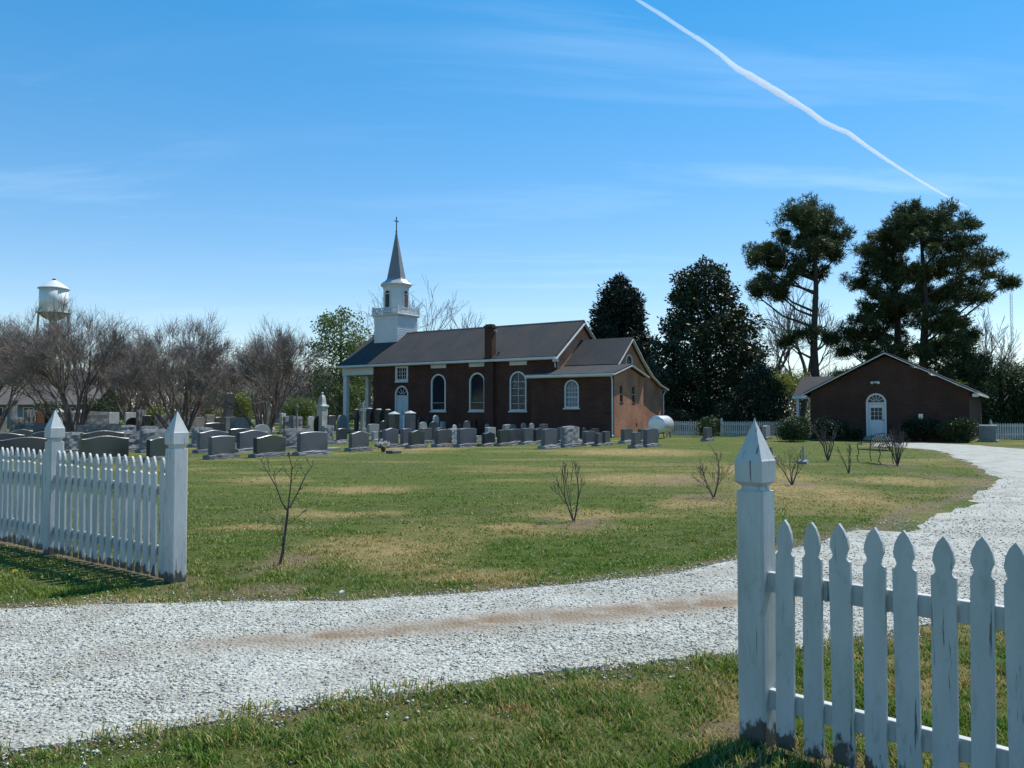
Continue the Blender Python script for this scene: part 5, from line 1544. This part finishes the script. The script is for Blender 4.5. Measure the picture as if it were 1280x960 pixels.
sapling(1035, 575, 530, 95, 'bushy leafless shrub between the round shrub and the iron bench', [(3.0, .5, .5, .016), (.2, .5, .5, .016), (1.5, .3, .5, .014), (4.5, .3, .4, .014), (2.2, .6, .4, .012)], (4, 4, 3), .45, 40)
sapling(1061, 591, 553, 96, 'thin leafless shrub with few stems in front of the bench arm', [(3.0, .45, .5, .010), (.2, .4, .5, .010), (1.3, .2, .5, .009)], (3, 3, 3), .45, 26)
sapling(1122, 581, 528, 97, 'dense twiggy leafless shrub at the right end of the iron bench', [(3.0, .5, .5, .016), (.2, .5, .5, .016), (1.5, .3, .5, .014), (4.5, .3, .4, .014), (2.2, .6, .4, .012), (5.5, .6, .4, .012), (.9, .4, .4, .012)], (4, 4, 4), .45, 42)
# ------------------------------------------------------------------ gravestones
def granite(name, c1, c2, rough=.35, fleck=90, bump=0.0):
    return noisy(name, c1, c2, fleck, rough, bump, 14, 3, .35, .65, c3=tuple(x * .72 for x in c1), scale3=2.2)
SM = {
    'g': granite('grey_granite', (0.0713, 0.0744, 0.0818), (0.1085, 0.1116, 0.1209)),
    'b': granite('blue_grey_granite', (0.0775, 0.0837, 0.1023), (0.1085, 0.1147, 0.1364)),
    'd': granite('dark_granite', (0.0372, 0.0409, 0.0459), (0.0589, 0.0632, 0.0694), .25),
    'gr': granite('green_grey_granite', (0.0372, 0.0465, 0.0434), (0.0589, 0.0694, 0.0632), .3),
    'k': granite('black_granite', (.012, .013, .014), (.022, .023, .025), .12),
    'l': granite('light_granite', (0.2333, 0.2333, 0.2333), (0.3305, 0.3305, 0.3256), .7, 60, .003),
    'w': noisy('old_white_marble', (.42, .42, .40), (.62, .61, .58), 3.0, .8, .003, c3=(.25, .25, .23), scale3=2.0),
    'br': granite('brown_stone', (.13, .055, .030), (.20, .085, .045), .7),
    'r': granite('rough_granite', (0.1404, 0.1404, 0.1451), (0.2527, 0.2527, 0.2574), .85, 25, .012),
}
NAMES = {'serp': 'gravestone', 'flat': 'gravestone', 'round': 'gravestone', 'rough': 'gravestone', 'cap': 'grave_monument', 'dome': 'grave_monument', 'ped': 'grave_monument', 'obelisk': 'grave_monument', 'cross': 'grave_monument', 'bell': 'grave_monument', 'tablet': 'gravestone', 'marker': 'grave_marker', 'urn': 'grave_monument', 'tall': 'grave_monument'}
def top_curve(kind, w, h):
    n_ = 12
    ys_ = np.linspace(-1, 1, n_ + 1)
    if kind == 'serp': zs_ = h - .10 * min(w, 1) * (1 - np.cos(np.pi * ys_)) / 2 * .9
    elif kind == 'flat': zs_ = h - .035 * w * ys_ ** 2
    elif kind == 'round': zs_ = h - w / 2 * .72 * (1 - np.sqrt(np.maximum(0, 1 - ys_ ** 2)))
    else: zs_ = h - .05 * ys_ ** 2
    return [(y * w / 2, z) for y, z in zip(ys_, zs_)]
def rough_block(w, t, z0_, h, r, amp=.022, kind='serp'):
    ny, nz = 9, 7
    mb = MB(); ys_ = np.linspace(-1, 1, ny)
    tc_ = top_curve(kind, w, h); ty = [a for a, _ in tc_]; tz = [b for _, b in tc_]
    def grid(sx):
        g = []
        for j in range(nz):
            for i in range(ny):
                y = ys_[i] * w / 2; zt_ = np.interp(y, ty, tz); z = z0_ + (zt_ - z0_) * j / (nz - 1)
                edge = (i in (0, ny - 1)) or j == nz - 1
                g.append((sx * (t / 2 - (amp * .9 if edge else 0)) + r.uniform(-amp, amp) * (.3 if edge else 1), y + r.uniform(-.35, .35) * amp * (1 if edge else 1.5), z + r.uniform(-.4, .4) * amp * (1 if 0 < j else 0)))
        return g
    a = grid(1); b = grid(-1)
    I = lambda j, i: j * ny + i
    fa = []
    for j in range(nz - 1):
        for i in range(ny - 1):
            q = (I(j, i), I(j, i + 1), I(j + 1, i + 1), I(j + 1, i))
            fa += [(q[0], q[1], q[2]), (q[0], q[2], q[3])]
    N_ = ny * nz
    fs_ = fa + [tuple(N_ + k_ for k_ in f[::-1]) for f in fa]
    per = [I(0, i) for i in range(ny)] + [I(j, ny - 1) for j in range(1, nz)] + [I(nz - 1, i) for i in range(ny - 2, -1, -1)] + [I(j, 0) for j in range(nz - 2, 0, -1)]
    for i in range(len(per)):
        p0, p1 = per[i], per[(i + 1) % len(per)]
        fs_.append((p0, p1, N_ + p1, N_ + p0))
    return mb.add(a + b, fs_)

STONE_N = [0]
def stone(px0, px1, ytop, ybase, kind, mat_, label, plinth=None, group=None, lean=0.0, T=None):
    STONE_N[0] += 1
    r = random.Random(1000 + STONE_N[0])
    pxc = (px0 + px1) / 2
    # keep every stone in front of the church wall and the trees
    ybase = max(ybase, float(np.interp(pxc, [0, 424, 425, 500, 550, 600, 664, 664.5, 765, 766, 1280], [542.0, 542.0, 541.3, 542.8, 543.8, 545.0, 546.2, 547.0, 549.2, 540, 540])))
    x, y = G(pxc, ybase)
    D = y; s = D / 1000
    vx = (pxc - 640) / 1000; vn = math.hypot(vx, 1); v = (vx / vn, 1 / vn)
    pe = abs(eu[0] * v[1] - eu[1] * v[0]); pn = abs(en[0] * v[1] - en[1] * v[0])
    span = (px1 - px0) * s / vn * vn
    H = (ybase - ytop) * s
    square = kind in ('cap', 'dome', 'ped', 'obelisk', 'cross', 'bell', 'urn', 'tall')
    if square: W = T_ = span / (pe + pn)
    else:
        T_ = T or (.20 if kind != 'tablet' else .09)
        if kind in ('round', 'tablet'): T_ = T or min(.12, .25 * span)
        W = max(.18, (span - T_ * pe) / pn)
        T_ = min(T_, W * .6)
    e = empty(NAMES[kind], (x, y, -.02), E_ROT + r.uniform(-.03, .03), label, 'gravestone' if NAMES[kind] != 'grave_monument' else 'monument', group)
    if lean: e.rotation_euler = (lean, 0, e.rotation_euler[2])
    m = SM[mat_]
    z0_ = 0.0
    if plinth is None: plinth = kind in ('serp', 'flat', 'rough', 'cap', 'ped', 'bell', 'obelisk', 'cross', 'tall') and ybase > 536
    if kind == 'marker':
        MB().box(-.18, .18, -W / 2, W / 2, 0, max(.10, H), .012).build('slab', m, e); return e
    if plinth:
        ph = min(.17, H * .22); o_ = .13 if not square else .10
        rough_block(W + 2 * o_, T_ + 2 * o_ * .8, 0, ph, r, .012, 'x0').build('base', SM['l'] if mat_ in 'gdbl' and r.random() < .45 else SM['r'] if mat_ != 'k' else m, e)
        z0_ = ph - .004
    else: z0_ = -.02
    fx = lambda a, b, d: (d, a, b)
    if kind in ('serp', 'flat', 'round', 'tablet'):
        k2 = 'round' if kind == 'tablet' else kind
        tc_ = top_curve(k2, W, H)
        out = [(-W / 2, z0_), (W / 2, z0_)] + tc_[::-1]
        c = .012; n_ = len(out)
        ins = [(a * (1 - 2 * c / W), z0_ if i < 2 else b - c) for i, (a, b) in enumerate(out)]
        mb = MB()
        L = [[(-T_/2, a, b) for a, b in ins], [(-T_/2 + c, a, b) for a, b in out], [(T_/2 - c, a, b) for a, b in out], [(T_/2, a, b) for a, b in ins]]
        vs_ = [q for l_ in L for q in l_]
        fs_ = [(k_*n_ + i, k_*n_ + (i+1) % n_, (k_+1)*n_ + (i+1) % n_, (k_+1)*n_ + i) for k_ in range(3) for i in range(n_)] + [tuple(range(n_)), tuple(3*n_ + i for i in range(n_))]
        mb.add(vs_, fs_).build('tablet', m, e)
    elif kind == 'rough':
        rough_block(W, max(T_, .24), z0_, H, r, .028, 'flat').build('block', m, e)
    elif kind in ('cap', 'dome'):
        h2 = H - (.28 * W + .05 if kind == 'cap' else .20 * W)
        MB().box(-W/2 * .92, W/2 * .92, -W/2 * .92, W/2 * .92, z0_, h2, .015).build('die', m, e)
        q = W / 2 * math.sqrt(2)
        if kind == 'cap': MB().lathe([(q * .96, h2 - .002), (q, h2 + .03), (q, h2 + .06), (.03, H)], 4, (0, 0), math.pi/4).build('cap', SM['w'], e)
        else: MB().lathe([(q * .70, h2 - .002), (q * .72, h2 + .03), (q * .66, h2 + .10 * W), (q * .45, h2 + .17 * W), (.04, H)], 16, (0, 0)).build('cap', SM['w'], e)
    elif kind == 'ped':
        q = W / 2 * math.sqrt(2)
        MB().lathe([(q * .82, z0_), (q * .82, H * .10 + z0_), (q * .74, H * .13 + z0_), (q * .74, H * .80)], 4, (0, 0), math.pi/4).build('die', m, e)
        MB().lathe([(q * .76, H * .802), (q, H * .83), (q, H * .87), (q * .5, H * .96), (q * .1, H)], 4, (0, 0), math.pi/4).build('cap', m, e)
    elif kind == 'obelisk':
        q = W / 2 * math.sqrt(2)
        MB().lathe([(q, z0_), (q, H * .16), (q * .80, H * .20), (q * .62, H * .22), (q * .48, H * .88), (.01, H)], 4, (0, 0), math.pi/4).build('shaft', m, e)
    elif kind == 'tall':
        MB().box(-.14, .14, -W * .6, W * .6, H * .42, H, .015).build('tablet', m, e)
        MB().box(-.30, .30, -W * .85, W * .85, z0_, H * .415, .02).build('pedestal', SM['r'], e)
    elif kind == 'cross':
        q = W / 2 * .55
        MB().box(-q, q, -q, q, z0_ + .3, H, .015).build('shaft', m, e)
        MB().box(-q * .9, q * .9, -q * 2.6, -q - .003, H * .72, H * .72 + 2 * q, .012).box(-q * .9, q * .9, q + .003, q * 2.6, H * .72, H * .72 + 2 * q, .012).build('arm', m, e)
        MB().box(-q * 1.9, q * 1.9, -q * 1.9, q * 1.9, z0_, z0_ + .298, .015).build('pedestal', m, e)
    elif kind == 'bell':
        q = W / 2 * math.sqrt(2)
        MB().lathe([(q * .86, z0_), (q * .86, H * .08), (q * .80, H * .10), (q * .80, H * .62)], 4, (0, 0), math.pi/4).build('die', m, e)
        MB().lathe([(q * .82, H * .621), (q, H * .65), (q, H * .68), (q * .62, H * .70)], 4, (0, 0), math.pi/4).build('cornice', m, e)
        b_ = MB().lathe([(q * .62, H * .701), (q * .56, H * .76), (q * .50, H * .84), (q * .40, H * .90), (q * .16, H * .93), (q * .12, H * .95)], 4, (0, 0), math.pi/4).build('bell_top', m, e)
        MB().lathe([(.03, H * .945), (.09, H * .965), (.09, H * .985), (.02, H)], 8, (0, 0)).build('finial', m, b_)
    elif kind == 'urn':
        q = W / 2
        MB().lathe([(q, z0_), (q, H * .12), (q * .55, H * .15), (q * .45, H * .74), (q * .7, H * .76), (q * .7, H * .79)], 12, (0, 0)).build('shaft', m, e)
        MB().lathe([(q * .3, H * .791), (q * .8, H * .85), (q * .95, H * .92), (q * .5, H * .95), (q * .6, H * .97), (q * .1, H)], 12, (0, 0)).build('urn', SM['r'], e)
    return e

FR, MR, BK = 'gravestones of the front rows', 'gravestones of the middle rows', 'old gravestones near the church and trees'
rows = [
 # --- left, seen over the long picket fence
 (0, 64, 545.5, 574, 'serp', 'd', 'wide dark gravestone with wavy top behind the long picket fence, left of the second post', FR),
 (-14, 27, 540.5, 566, 'serp', 'd', 'dark curved top gravestone just behind the wide wavy dark one', FR),
 (14, 39, 536, 561, 'serp', 'd', 'dark rounded gravestone between two rough low blocks and the front row', FR),
 (40, 66, 538.5, 563, 'serp', 'd', 'dark gravestone partly hidden by the second fence post', FR),
 (14, 33, 521, 541, 'rough', 'r', 'rough faced grey block with dark side beside the pointed pedestal tomb', MR),
 (21, 62, 528, 546, 'rough', 'r', 'long low rough grey block left of the second fence post', MR),
 (-8, 7, 520.5, 543, 'flat', 'l', 'light grey stone left of the pointed pedestal tomb', MR),
 (11, 22, 493, 536, 'ped', 'l', 'tall pale pedestal tomb with flared pointed cap before the grey house', BK),
 (31, 45, 512, 529, 'rough', 'r', 'rough grey block next to the brown stone', BK),
 (45, 55, 514.5, 531, 'flat', 'br', 'rusty brown square gravestone below the grey house window', BK),
 (56, 67, 514, 533, 'flat', 'k', 'black gravestone beside the rusty brown one', BK),
 (67, 79, 510, 534, 'ped', 'w', 'white capped tomb peeking over the second fence post', BK),
 (80, 92, 513, 537, 'rough', 'r', 'rough dark block between the second fence post and the white hip capped tomb', BK),
 (91, 105, 511, 541, 'ped', 'w', 'white square tomb with hipped cap near the thick multi-stemmed myrtle', BK),
 (78, 103, 539.5, 566, 'rough', 'r', 'rough faced grey stone right behind the second fence post', FR),
 (102, 158, 544, 577, 'serp', 'gr', 'wide dark green gravestone with wavy top, widest behind the fence between the two posts', FR),
 (103, 152, 537.5, 570, 'serp', 'd', 'dark gravestone showing just above the wide dark green one', FR),
 (142, 177, 538, 564, 'rough', 'r', 'rough faced light grey block on plinth right of the wide dark green stone', FR),
 (109, 137, 514, 534, 'rough', 'r', 'rough grey block with arched top beside a white slab', MR),
 (135, 148, 515, 536, 'flat', 'w', 'plain white slab beside the arched rough block', MR),
 (97, 133, 530, 546, 'rough', 'r', 'long low rough block in front of the white hip capped tomb', MR),
 (132, 148, 529, 545, 'flat', 'l', 'square light grey stone in front of the plain white slab', MR),
 (156, 171, 515, 536, 'flat', 'w', 'white upright slab behind a small black stone', BK),
 (170, 182, 512, 537, 'rough', 'r', 'tall rough stepped stone beside the white upright slab', BK),
 (158, 175, 521.5, 540, 'round', 'k', 'small black round topped stone before the white upright slab', BK),
 (178, 188, 519, 540, 'flat', 'd', 'narrow dark stone beside the rough stepped stone', BK),
 (150, 169, 531, 549, 'rough', 'r', 'low rough arched stone behind the rough light grey block', MR),
 (193, 214, 518, 538, 'rough', 'r', 'rough slant topped stone behind the left gate post finial', BK),
 (175, 197, 532, 549, 'rough', 'r', 'low rough stone near the left gate post', MR),
 (176, 214, 535.5, 565, 'rough', 'r', 'large rough stone with smooth dark side behind the left gate post', FR),
 (184, 214, 546, 576, 'serp', 'gr', 'dark green wavy topped stone tucked against the left gate post', FR),
 # --- between the gate post and the porch
 (261, 293, 544, 572.5, 'flat', 'g', 'grey arched top gravestone on long plinth, first right of the left gate post', FR),
 (247, 285, 537, 565, 'serp', 'b', 'blue grey gravestone behind the first one right of the gate post', FR),
 (240, 265, 533.5, 558, 'rough', 'r', 'rough edged stone at the left gate post, behind the blue grey one', FR),
 (233, 270, 521, 541, 'flat', 'l', 'wide light grey slab tomb behind the left gate post', MR),
 (256, 281, 528, 548, 'flat', 'd', 'dark flat topped stone before the wide light slab tomb', MR),
 (279, 289, 521, 541, 'rough', 'l', 'narrow pale rough stone below the tall tablet monument', MR),
 (279, 292, 491, 531, 'tall', 'g', 'tall grey tablet monument on pedestal before yellow green bushes', BK),
 (288, 313, 521, 545, 'rough', 'r', 'rough block with peaked top right of the narrow pale stone', MR),
 (297, 334, 537, 564, 'serp', 'b', 'blue grey gravestone with rough plinth, next to the dark green slanting one', FR),
 (286, 312, 535, 557, 'flat', 'd', 'dark gravestone half hidden behind the blue grey one with rough plinth', FR),
 (316, 338, 530, 549, 'round', 'l', 'light grey round topped stone behind the dark green slanting one', MR),
 (317, 357, 543, 570.5, 'serp', 'gr', 'dark green gravestone with bright wavy top beside the plain blue slab', FR),
 (317, 331, 517, 536, 'ped', 'w', 'low white pedestal tomb left of the white obelisk', BK),
 (256, 268, 518, 537, 'flat', 'l', 'small light stone with rounded cap behind the wide slab tomb', BK),
 (268, 278, 521, 538, 'flat', 'g', 'small grey stone right of the wide slab tomb', BK),
 (331, 344, 504, 541, 'obelisk', 'w', 'white stubby obelisk on flared base under the wide bare myrtle', BK),
 (349, 357, 516, 538, 'rough', 'w', 'small weathered white stone right of the white obelisk', BK),
 (354, 378, 519.5, 541, 'rough', 'r', 'rough slant topped stone below the slender urn column', MR),
 (354, 389, 535, 561, 'rough', 'r', 'rough faced grey stone with dark side behind the plain blue slab', FR),
 (372, 409, 539, 568, 'flat', 'b', 'plain blue grey square slab on light plinth, in front of the rough faced one', FR),
 (394, 411, 490, 536, 'bell', 'w', 'large white monument with bell shaped top and finial left of the porch', BK),
 (392, 408, 519, 540, 'round', 'k', 'black rounded stone in front of the bell topped monument', BK),
 (401, 417, 531, 555, 'rough', 'r', 'rough cap stone on a plinth right of the black rounded one', MR),
 (384, 393, 520, 540, 'round', 'w', 'small white tablet left of the bell topped monument', BK),
 (409, 420, 519, 537, 'flat', 'g', 'grey slab between bell topped monument and porch column', BK),
 (368, 374, 505, 536, 'urn', 'l', 'slender pale column with dark urn behind the rough slant topped stone', BK),
 (421, 434, 518, 540, 'round', 'l', 'pale framed round topped stone at the foot of the porch column', BK),
 (420, 434, 535, 553, 'flat', 'd', 'small dark stone before the pale framed one by the porch column', MR),
 (408, 432, 552.0, 554.5, 'marker', 'l', 'flat light marker lying in the grass before the small dark stone', MR),
 (400, 424, 560, 562, 'marker', 'l', 'flat pale ledger lying right of the plain blue slab', MR),
 # --- in front of the side door
 (436, 461, 538.5, 563, 'serp', 'g', 'grey wavy topped gravestone in front of the stone cross', FR),
 (448, 458, 503, 543, 'cross', 'l', 'weathered stone cross on pedestal in front of the porch', BK),
 (442, 449, 511, 537, 'dome', 'd', 'dark pillar with pale domed cap left of the stone cross', BK),
 (457, 467, 509.5, 538, 'dome', 'd', 'dark pillar with pale domed cap right of the stone cross', BK),
 (468, 479, 510.5, 537.5, 'dome', 'gr', 'dark green pillar with domed cap, middle of three beside the cross', BK),
 (480, 490, 511, 537, 'dome', 'd', 'dark pillar with domed cap nearest the side door', BK),
 (485, 500, 514, 546, 'cap', 'd', 'dark pillar with pale pyramid cap in front of the side door', MR),
 (505, 520, 513, 546, 'cap', 'b', 'blue grey pillar with pale pyramid cap right of the side door', MR),
 (478, 498, 534.5, 559, 'serp', 'b', 'blue grey upright stone behind the pot of flowers', FR),
 (472, 480, 538, 558, 'flat', 'd', 'narrow dark stone just left of the one behind the flowers', FR),
 (510, 531, 537, 559.5, 'serp', 'gr', 'dark green stone with bright wavy top below the pyramid capped pillar', FR),
 (500, 514, 535, 558, 'flat', 'b', 'pale blue square stone between flower stone and dark green one', FR),
 (524, 540, 534.5, 554, 'flat', 'g', 'plain grey stone partly behind the dark green one', FR),
 (474, 485, 525.5, 543, 'round', 'd', 'dark round shouldered stone left of the dark pyramid capped pillar', MR),
 (459, 474, 529.5, 544, 'flat', 'l', 'low pale block tomb between the cross and the dark pillars', MR),
 (464, 474, 539, 551, 'flat', 'l', 'small pale slab right of the grey wavy topped stone', MR),
 (502, 506, 511.5, 545, 'urn', 'w', 'slim white post with ball top between the two pyramid capped pillars', MR),
 # --- along the church wall
 (523, 534, 527, 546, 'round', 'l', 'pale round topped tablet right of the blue pyramid capped pillar', MR),
 (522, 530, 520.5, 541, 'round', 'd', 'dark round headed tablet against the church wall right of the door', BK),
 (532, 540, 523.5, 542, 'round', 'd', 'dark short tablet left of the leaning white one', BK),
 (542, 550, 518.5, 540, 'tablet', 'w', 'white marble tablet leaning in front of the first tall window', BK),
 (536, 547, 526.5, 551, 'round', 'd', 'dark rounded stone at the foot of the leaning white tablet', MR),
 (550, 557, 526.5, 543, 'flat', 'l', 'small pale stone right of the leaning white tablet', BK),
 (543, 565, 536, 558, 'flat', 'g', 'grey upright on light plinth in front of the leaning white tablet', FR),
 (542, 558, 533.5, 552, 'serp', 'd', 'dark stone top showing behind the grey upright', MR),
 (560, 573, 535, 553, 'rough', 'l', 'pale rough stone between two grey uprights', MR),
 (565, 571, 530.5, 545, 'round', 'w', 'little white arched tablet behind the pale rough stone', BK),
 (573, 578, 528.5, 544, 'flat', 'd', 'slim dark tablet by the church wall between two tall windows', BK),
 (579, 588, 525.5, 546, 'round', 'g', 'grey round headed tablet under the second tall window', BK),
 (571, 596, 534.5, 558, 'flat', 'b', 'broad blue grey upright below the second tall window', FR),
 (591, 597, 523.5, 541, 'flat', 'k', 'slim black tablet right of the second tall window', BK),
 (602, 619, 539.5, 557, 'serp', 'd', 'small dark wavy topped stone in front of the chimney', FR),
 (606, 620, 533.5, 551, 'flat', 'l', 'pale edged stone behind the small dark wavy one', MR),
 (606, 612, 529.5, 545, 'round', 'l', 'tiny round tablet at the foot of the chimney', BK),
 (592, 602, 544, 551, 'flat', 'l', 'low pale block left of the small dark wavy stone', MR),
 (621, 637, 536.5, 557, 'flat', 'gr', 'dark green upright, left one of a touching pair', FR),
 (634, 652, 535.5, 555, 'flat', 'g', 'grey upright, right one of a touching pair', FR),
 (628, 645, 530, 546, 'flat', 'l', 'pale box like tomb top behind the touching pair', MR),
 (651, 667, 534.5, 555, 'flat', 'g', 'grey square stone before two small round tablets', FR),
 (651, 658, 528, 544, 'round', 'l', 'small round tablet near the third tall window, left of two', BK),
 (661, 668, 528.5, 544, 'round', 'l', 'small round tablet near the wing corner, right of two', BK),
 (666, 681, 534.5, 554, 'serp', 'd', 'dark stone half hidden by the big front slab before the wing', FR),
 (674, 685, 529.5, 547, 'flat', 'g', 'grey capped stone behind the big front slab before the wing', MR),
 (676, 697, 535, 560, 'flat', 'b', 'big blue grey slab on plinth in front of the brick wing', FR),
 (696, 704, 534, 553, 'flat', 'g', 'narrow grey stone left of the big rough one', MR),
 (701, 723, 532, 558, 'rough', 'r', 'big rough faced stone with pitted front before the brick wing', FR),
 (718, 725, 533.5, 553, 'flat', 'l', 'pale narrow stone right behind the big rough one', MR),
 (728, 744, 538, 556.5, 'flat', 'g', 'grey upright, leftmost of three at the end of the wing', FR),
 (743, 753, 540.5, 557, 'flat', 'g', 'narrow grey stone, middle of three at the end of the wing', FR),
 (752, 763, 538.5, 556, 'flat', 'g', 'grey upright beside the corner downspout', FR),
 (738, 749, 535, 551, 'flat', 'd', 'dark stone hidden behind three grey ones at the wing', MR),
 (727, 733, 534, 550, 'round', 'd', 'small dark round tablet in the shade of the wing', BK),
 (776, 791, 535, 553.5, 'flat', 'g', 'grey upright on wide plinth before the lit brick end wall', FR),
 (789, 801, 539.5, 559.5, 'flat', 'g', 'slim grey stone on plinth left of the tall slab by the oil tank', FR),
 (797, 806, 535.5, 553, 'flat', 'g', 'grey stone half hidden between two slabs by the oil tank', MR),
 (804, 823, 535, 558, 'flat', 'b', 'tall blue grey slab on plinth standing before the oil tank', FR),
 (879, 890, 533.5, 551, 'flat', 'g', 'grey stone standing alone beside the dark round shrub', FR),
 (945, 955, 532, 548.5, 'flat', 'g', 'grey stone behind the tip of the tall fence post', BK),
 (953, 963, 531.5, 549, 'flat', 'l', 'pale stone near the shaded fence, right of a grey one', BK),
 (958, 967, 558, 572, 'flat', 'g', 'small grey stone hidden behind the fence post finial', BK),
 (1002, 1007, 556, 579, 'obelisk', 'l', 'thin grey pointed marker stone on the open lawn', BK),
]
for (a, b, t, y, k_, m_, lab, g_) in rows:
    stone(a, b, t, y, k_, m_, lab, None, g_, lean=.10 if k_ == 'tablet' else 0.0)

# ------------------------------------------------------------------ flowers on a grave
fp = G(479, 565)
bq = empty('flower_bouquet', (fp[0], fp[1], 0), 0, 'small bouquet of white and yellow flowers set before a gravestone', 'flowers')
r = np.random.default_rng(5)
M['petal_w'] = leafy('white_petal', (.70, .66, .62), (.80, .72, .74), .2)
M['petal_y'] = leafy('yellow_petal', (.72, .62, .22), (.78, .70, .40), .2)
MB().lathe([(.07, 0), (.10, .14), (.11, .15)], 12, (0, 0)).build('vase', SM['d'], bq)
C = np.stack([r.normal(0, .13, 26), r.normal(0, .10, 26), .30 + r.normal(0, .075, 26)], -1)
for nm, mm, sel in (('blossoms', 'petal_w', slice(0, 17)), ('blossoms', 'petal_y', slice(17, 26))):
    P_, N_ = clumps(C[sel], np.full(len(C[sel]), .045), 14000, r)
    v, f = leaves_np(P_, .035, r, .8, 0, N_, 1.0); link(nm, np_mesh(nm, v, f), M[mm], bq)
P_, N_ = clumps(C * (1, 1, .8), np.full(26, .06), 3500, r); v, f = leaves_np(P_, .06, r, .35); link('leaves', np_mesh('leaves', v, f), M['shrub_leaf'], bq)
v, f = tubes_np(np.zeros((26, 3)) + (0, 0, .08), C, np.full(26, .004), np.full(26, .003), 3); link('stems', np_mesh('stems', v, f), M['shrub_leaf'], bq)
stone(484, 500, 562.5, 566, 'marker', 'g', 'flat grey marker on the grass beside the flowers', None, FR)

# dandelion by the drive and a pale scrap on the lawn edge
dp_ = G(18, 721.5)
dn = empty('dandelion', (dp_[0], dp_[1], 0), 0, 'single yellow dandelion in the grass before the long picket fence', 'flower')
M['dandelion'] = leafy('dandelion_petal', (.75, .55, .02), (.85, .70, .05), .2)
C = np.zeros((60, 3)) + (0, 0, .055); o_ = r.normal(0, 1, (60, 3)); o_[:, 2] = np.abs(o_[:, 2]) * .5
v, f = leaves_np(C, .026, r, .35, 0, o_, 4.0); link('blossom', np_mesh('blossom', v, f), M['dandelion'], dn)
MB().tube([(0, 0, -.02), (.004, 0, .03), (0, 0, .055)], .003, 5).build('stem', M['shrub_leaf'], dn)
sp_ = G(427, 742)
sc_ = MB().add([(-.018, 0, .0), (.016, .01, .002), (.026, .012, .020), (.0, .03, .026), (-.024, .014, .018), (.002, .008, .010)], [(0, 1, 5), (1, 2, 5), (2, 3, 5), (3, 4, 5), (4, 0, 5)]).build('dry_leaf', M['petal_w'], None, loc=(sp_[0], sp_[1], 0.0))
tag(sc_, 'pale curled dry leaf standing at the edge of the drive', 'leaf')
# low mound of brush by the far fence
bp_ = G(1272, 548.5)
r = np.random.default_rng(77)
br_ = empty('brush_pile', (bp_[0], bp_[1], 0), 0, 'low mound of dead brush in front of the far fence', 'brush pile')
n = 420
C = np.stack([r.normal(0, .9, n), r.normal(0, .5, n), np.zeros(n)], -1); C[:, 2] = np.maximum(.02, .45 * np.exp(-(C[:, 0] / 1.0) ** 2 - (C[:, 1] / .7) ** 2) * r.random(n))
d = r.normal(0, 1, (n, 3)); d[:, 2] *= .35; d /= np.linalg.norm(d, axis=1, keepdims=True)
P1 = C + d * (.25 + .5 * r.random((n, 1))); P1[:, 2] = np.maximum(P1[:, 2], .01)
v, f = tubes_np(C, P1, np.full(n, .018), np.full(n, .008), 4); link('sticks', np_mesh('sticks', v, f), M['bark'], br_)

# ------------------------------------------------------------------ vapour trail of an aeroplane, high up
AZ = 9000.0
trail_px = [(786, -8, 3.6), (800, 2, 3.6), (826, 18, 4.0), (856, 38, 4.2), (880, 53, 4.4), (902, 69, 4.6), (914, 80, 5.2), (922, 86, 6.2), (940, 96, 6.6), (962, 109, 7.0), (985, 123, 6.4), (1010, 138, 5.6), (1028, 152, 5.4), (1045, 160, 5.2), (1060, 166, 4.8), (1085, 184, 4.0), (1110, 201, 3.4), (1140, 220, 2.7), (1170, 238, 2.3), (1195, 252, 1.8), (1209, 258.5, 1.0)]
def sky_pt(px, py):
    dx, du = (px - 640) / F, (480 - py) / F
    d = Vector((dx, ca - sa * du, sa + ca * du)); t = (AZ - CAM_H) / d.z
    return d * t + Vector((0, 0, CAM_H)), t
fine = []
for i in range(len(trail_px) - 1):
    for j in range(6):
        u = j / 6; a_, b_ = np.array(trail_px[i]), np.array(trail_px[i + 1]); fine.append(tuple(a_ * (1 - u) + b_ * u))
fine.append(trail_px[-1])
pts_, rs_ = [], []
rr_ = random.Random(12)
for i, (a_, b_, w_) in enumerate(fine):
    p_, t_ = sky_pt(a_, b_); pts_.append(p_)
    rs_.append(w_ / F * t_ * .62 * (1 + .08 * math.sin(i * .9) * math.sin(i * .37) + rr_.uniform(-.03, .03)))
tm = bpy.data.materials.new('ice_vapour'); tm.use_nodes = True
tn_ = tm.node_tree.nodes; tl_ = tm.node_tree.links; tn_.clear()
to = tn_.new('ShaderNodeOutputMaterial'); pv = tn_.new('ShaderNodeVolumePrincipled')
pv.inputs['Color'].default_value = (.97, .98, 1, 1); pv.inputs['Density'].default_value = 0.0040; pv.inputs['Anisotropy'].default_value = 0.62
tl_.new(pv.outputs[0], to.inputs['Volume'])
tr_ = MB().tube(pts_, rs_, 14).build('vapour_trail', tm)
tag(tr_, 'long white vapour trail of an aeroplane crossing the blue sky', 'vapour trail')
print('triangles', sum(sum(len(p.vertices) - 2 for p in o.data.polygons) if len(o.data.polygons) < 2000 else len(o.data.polygons) * (o.data.polygons[0].loop_total - 2) for o in scene.objects if o.type == 'MESH'))
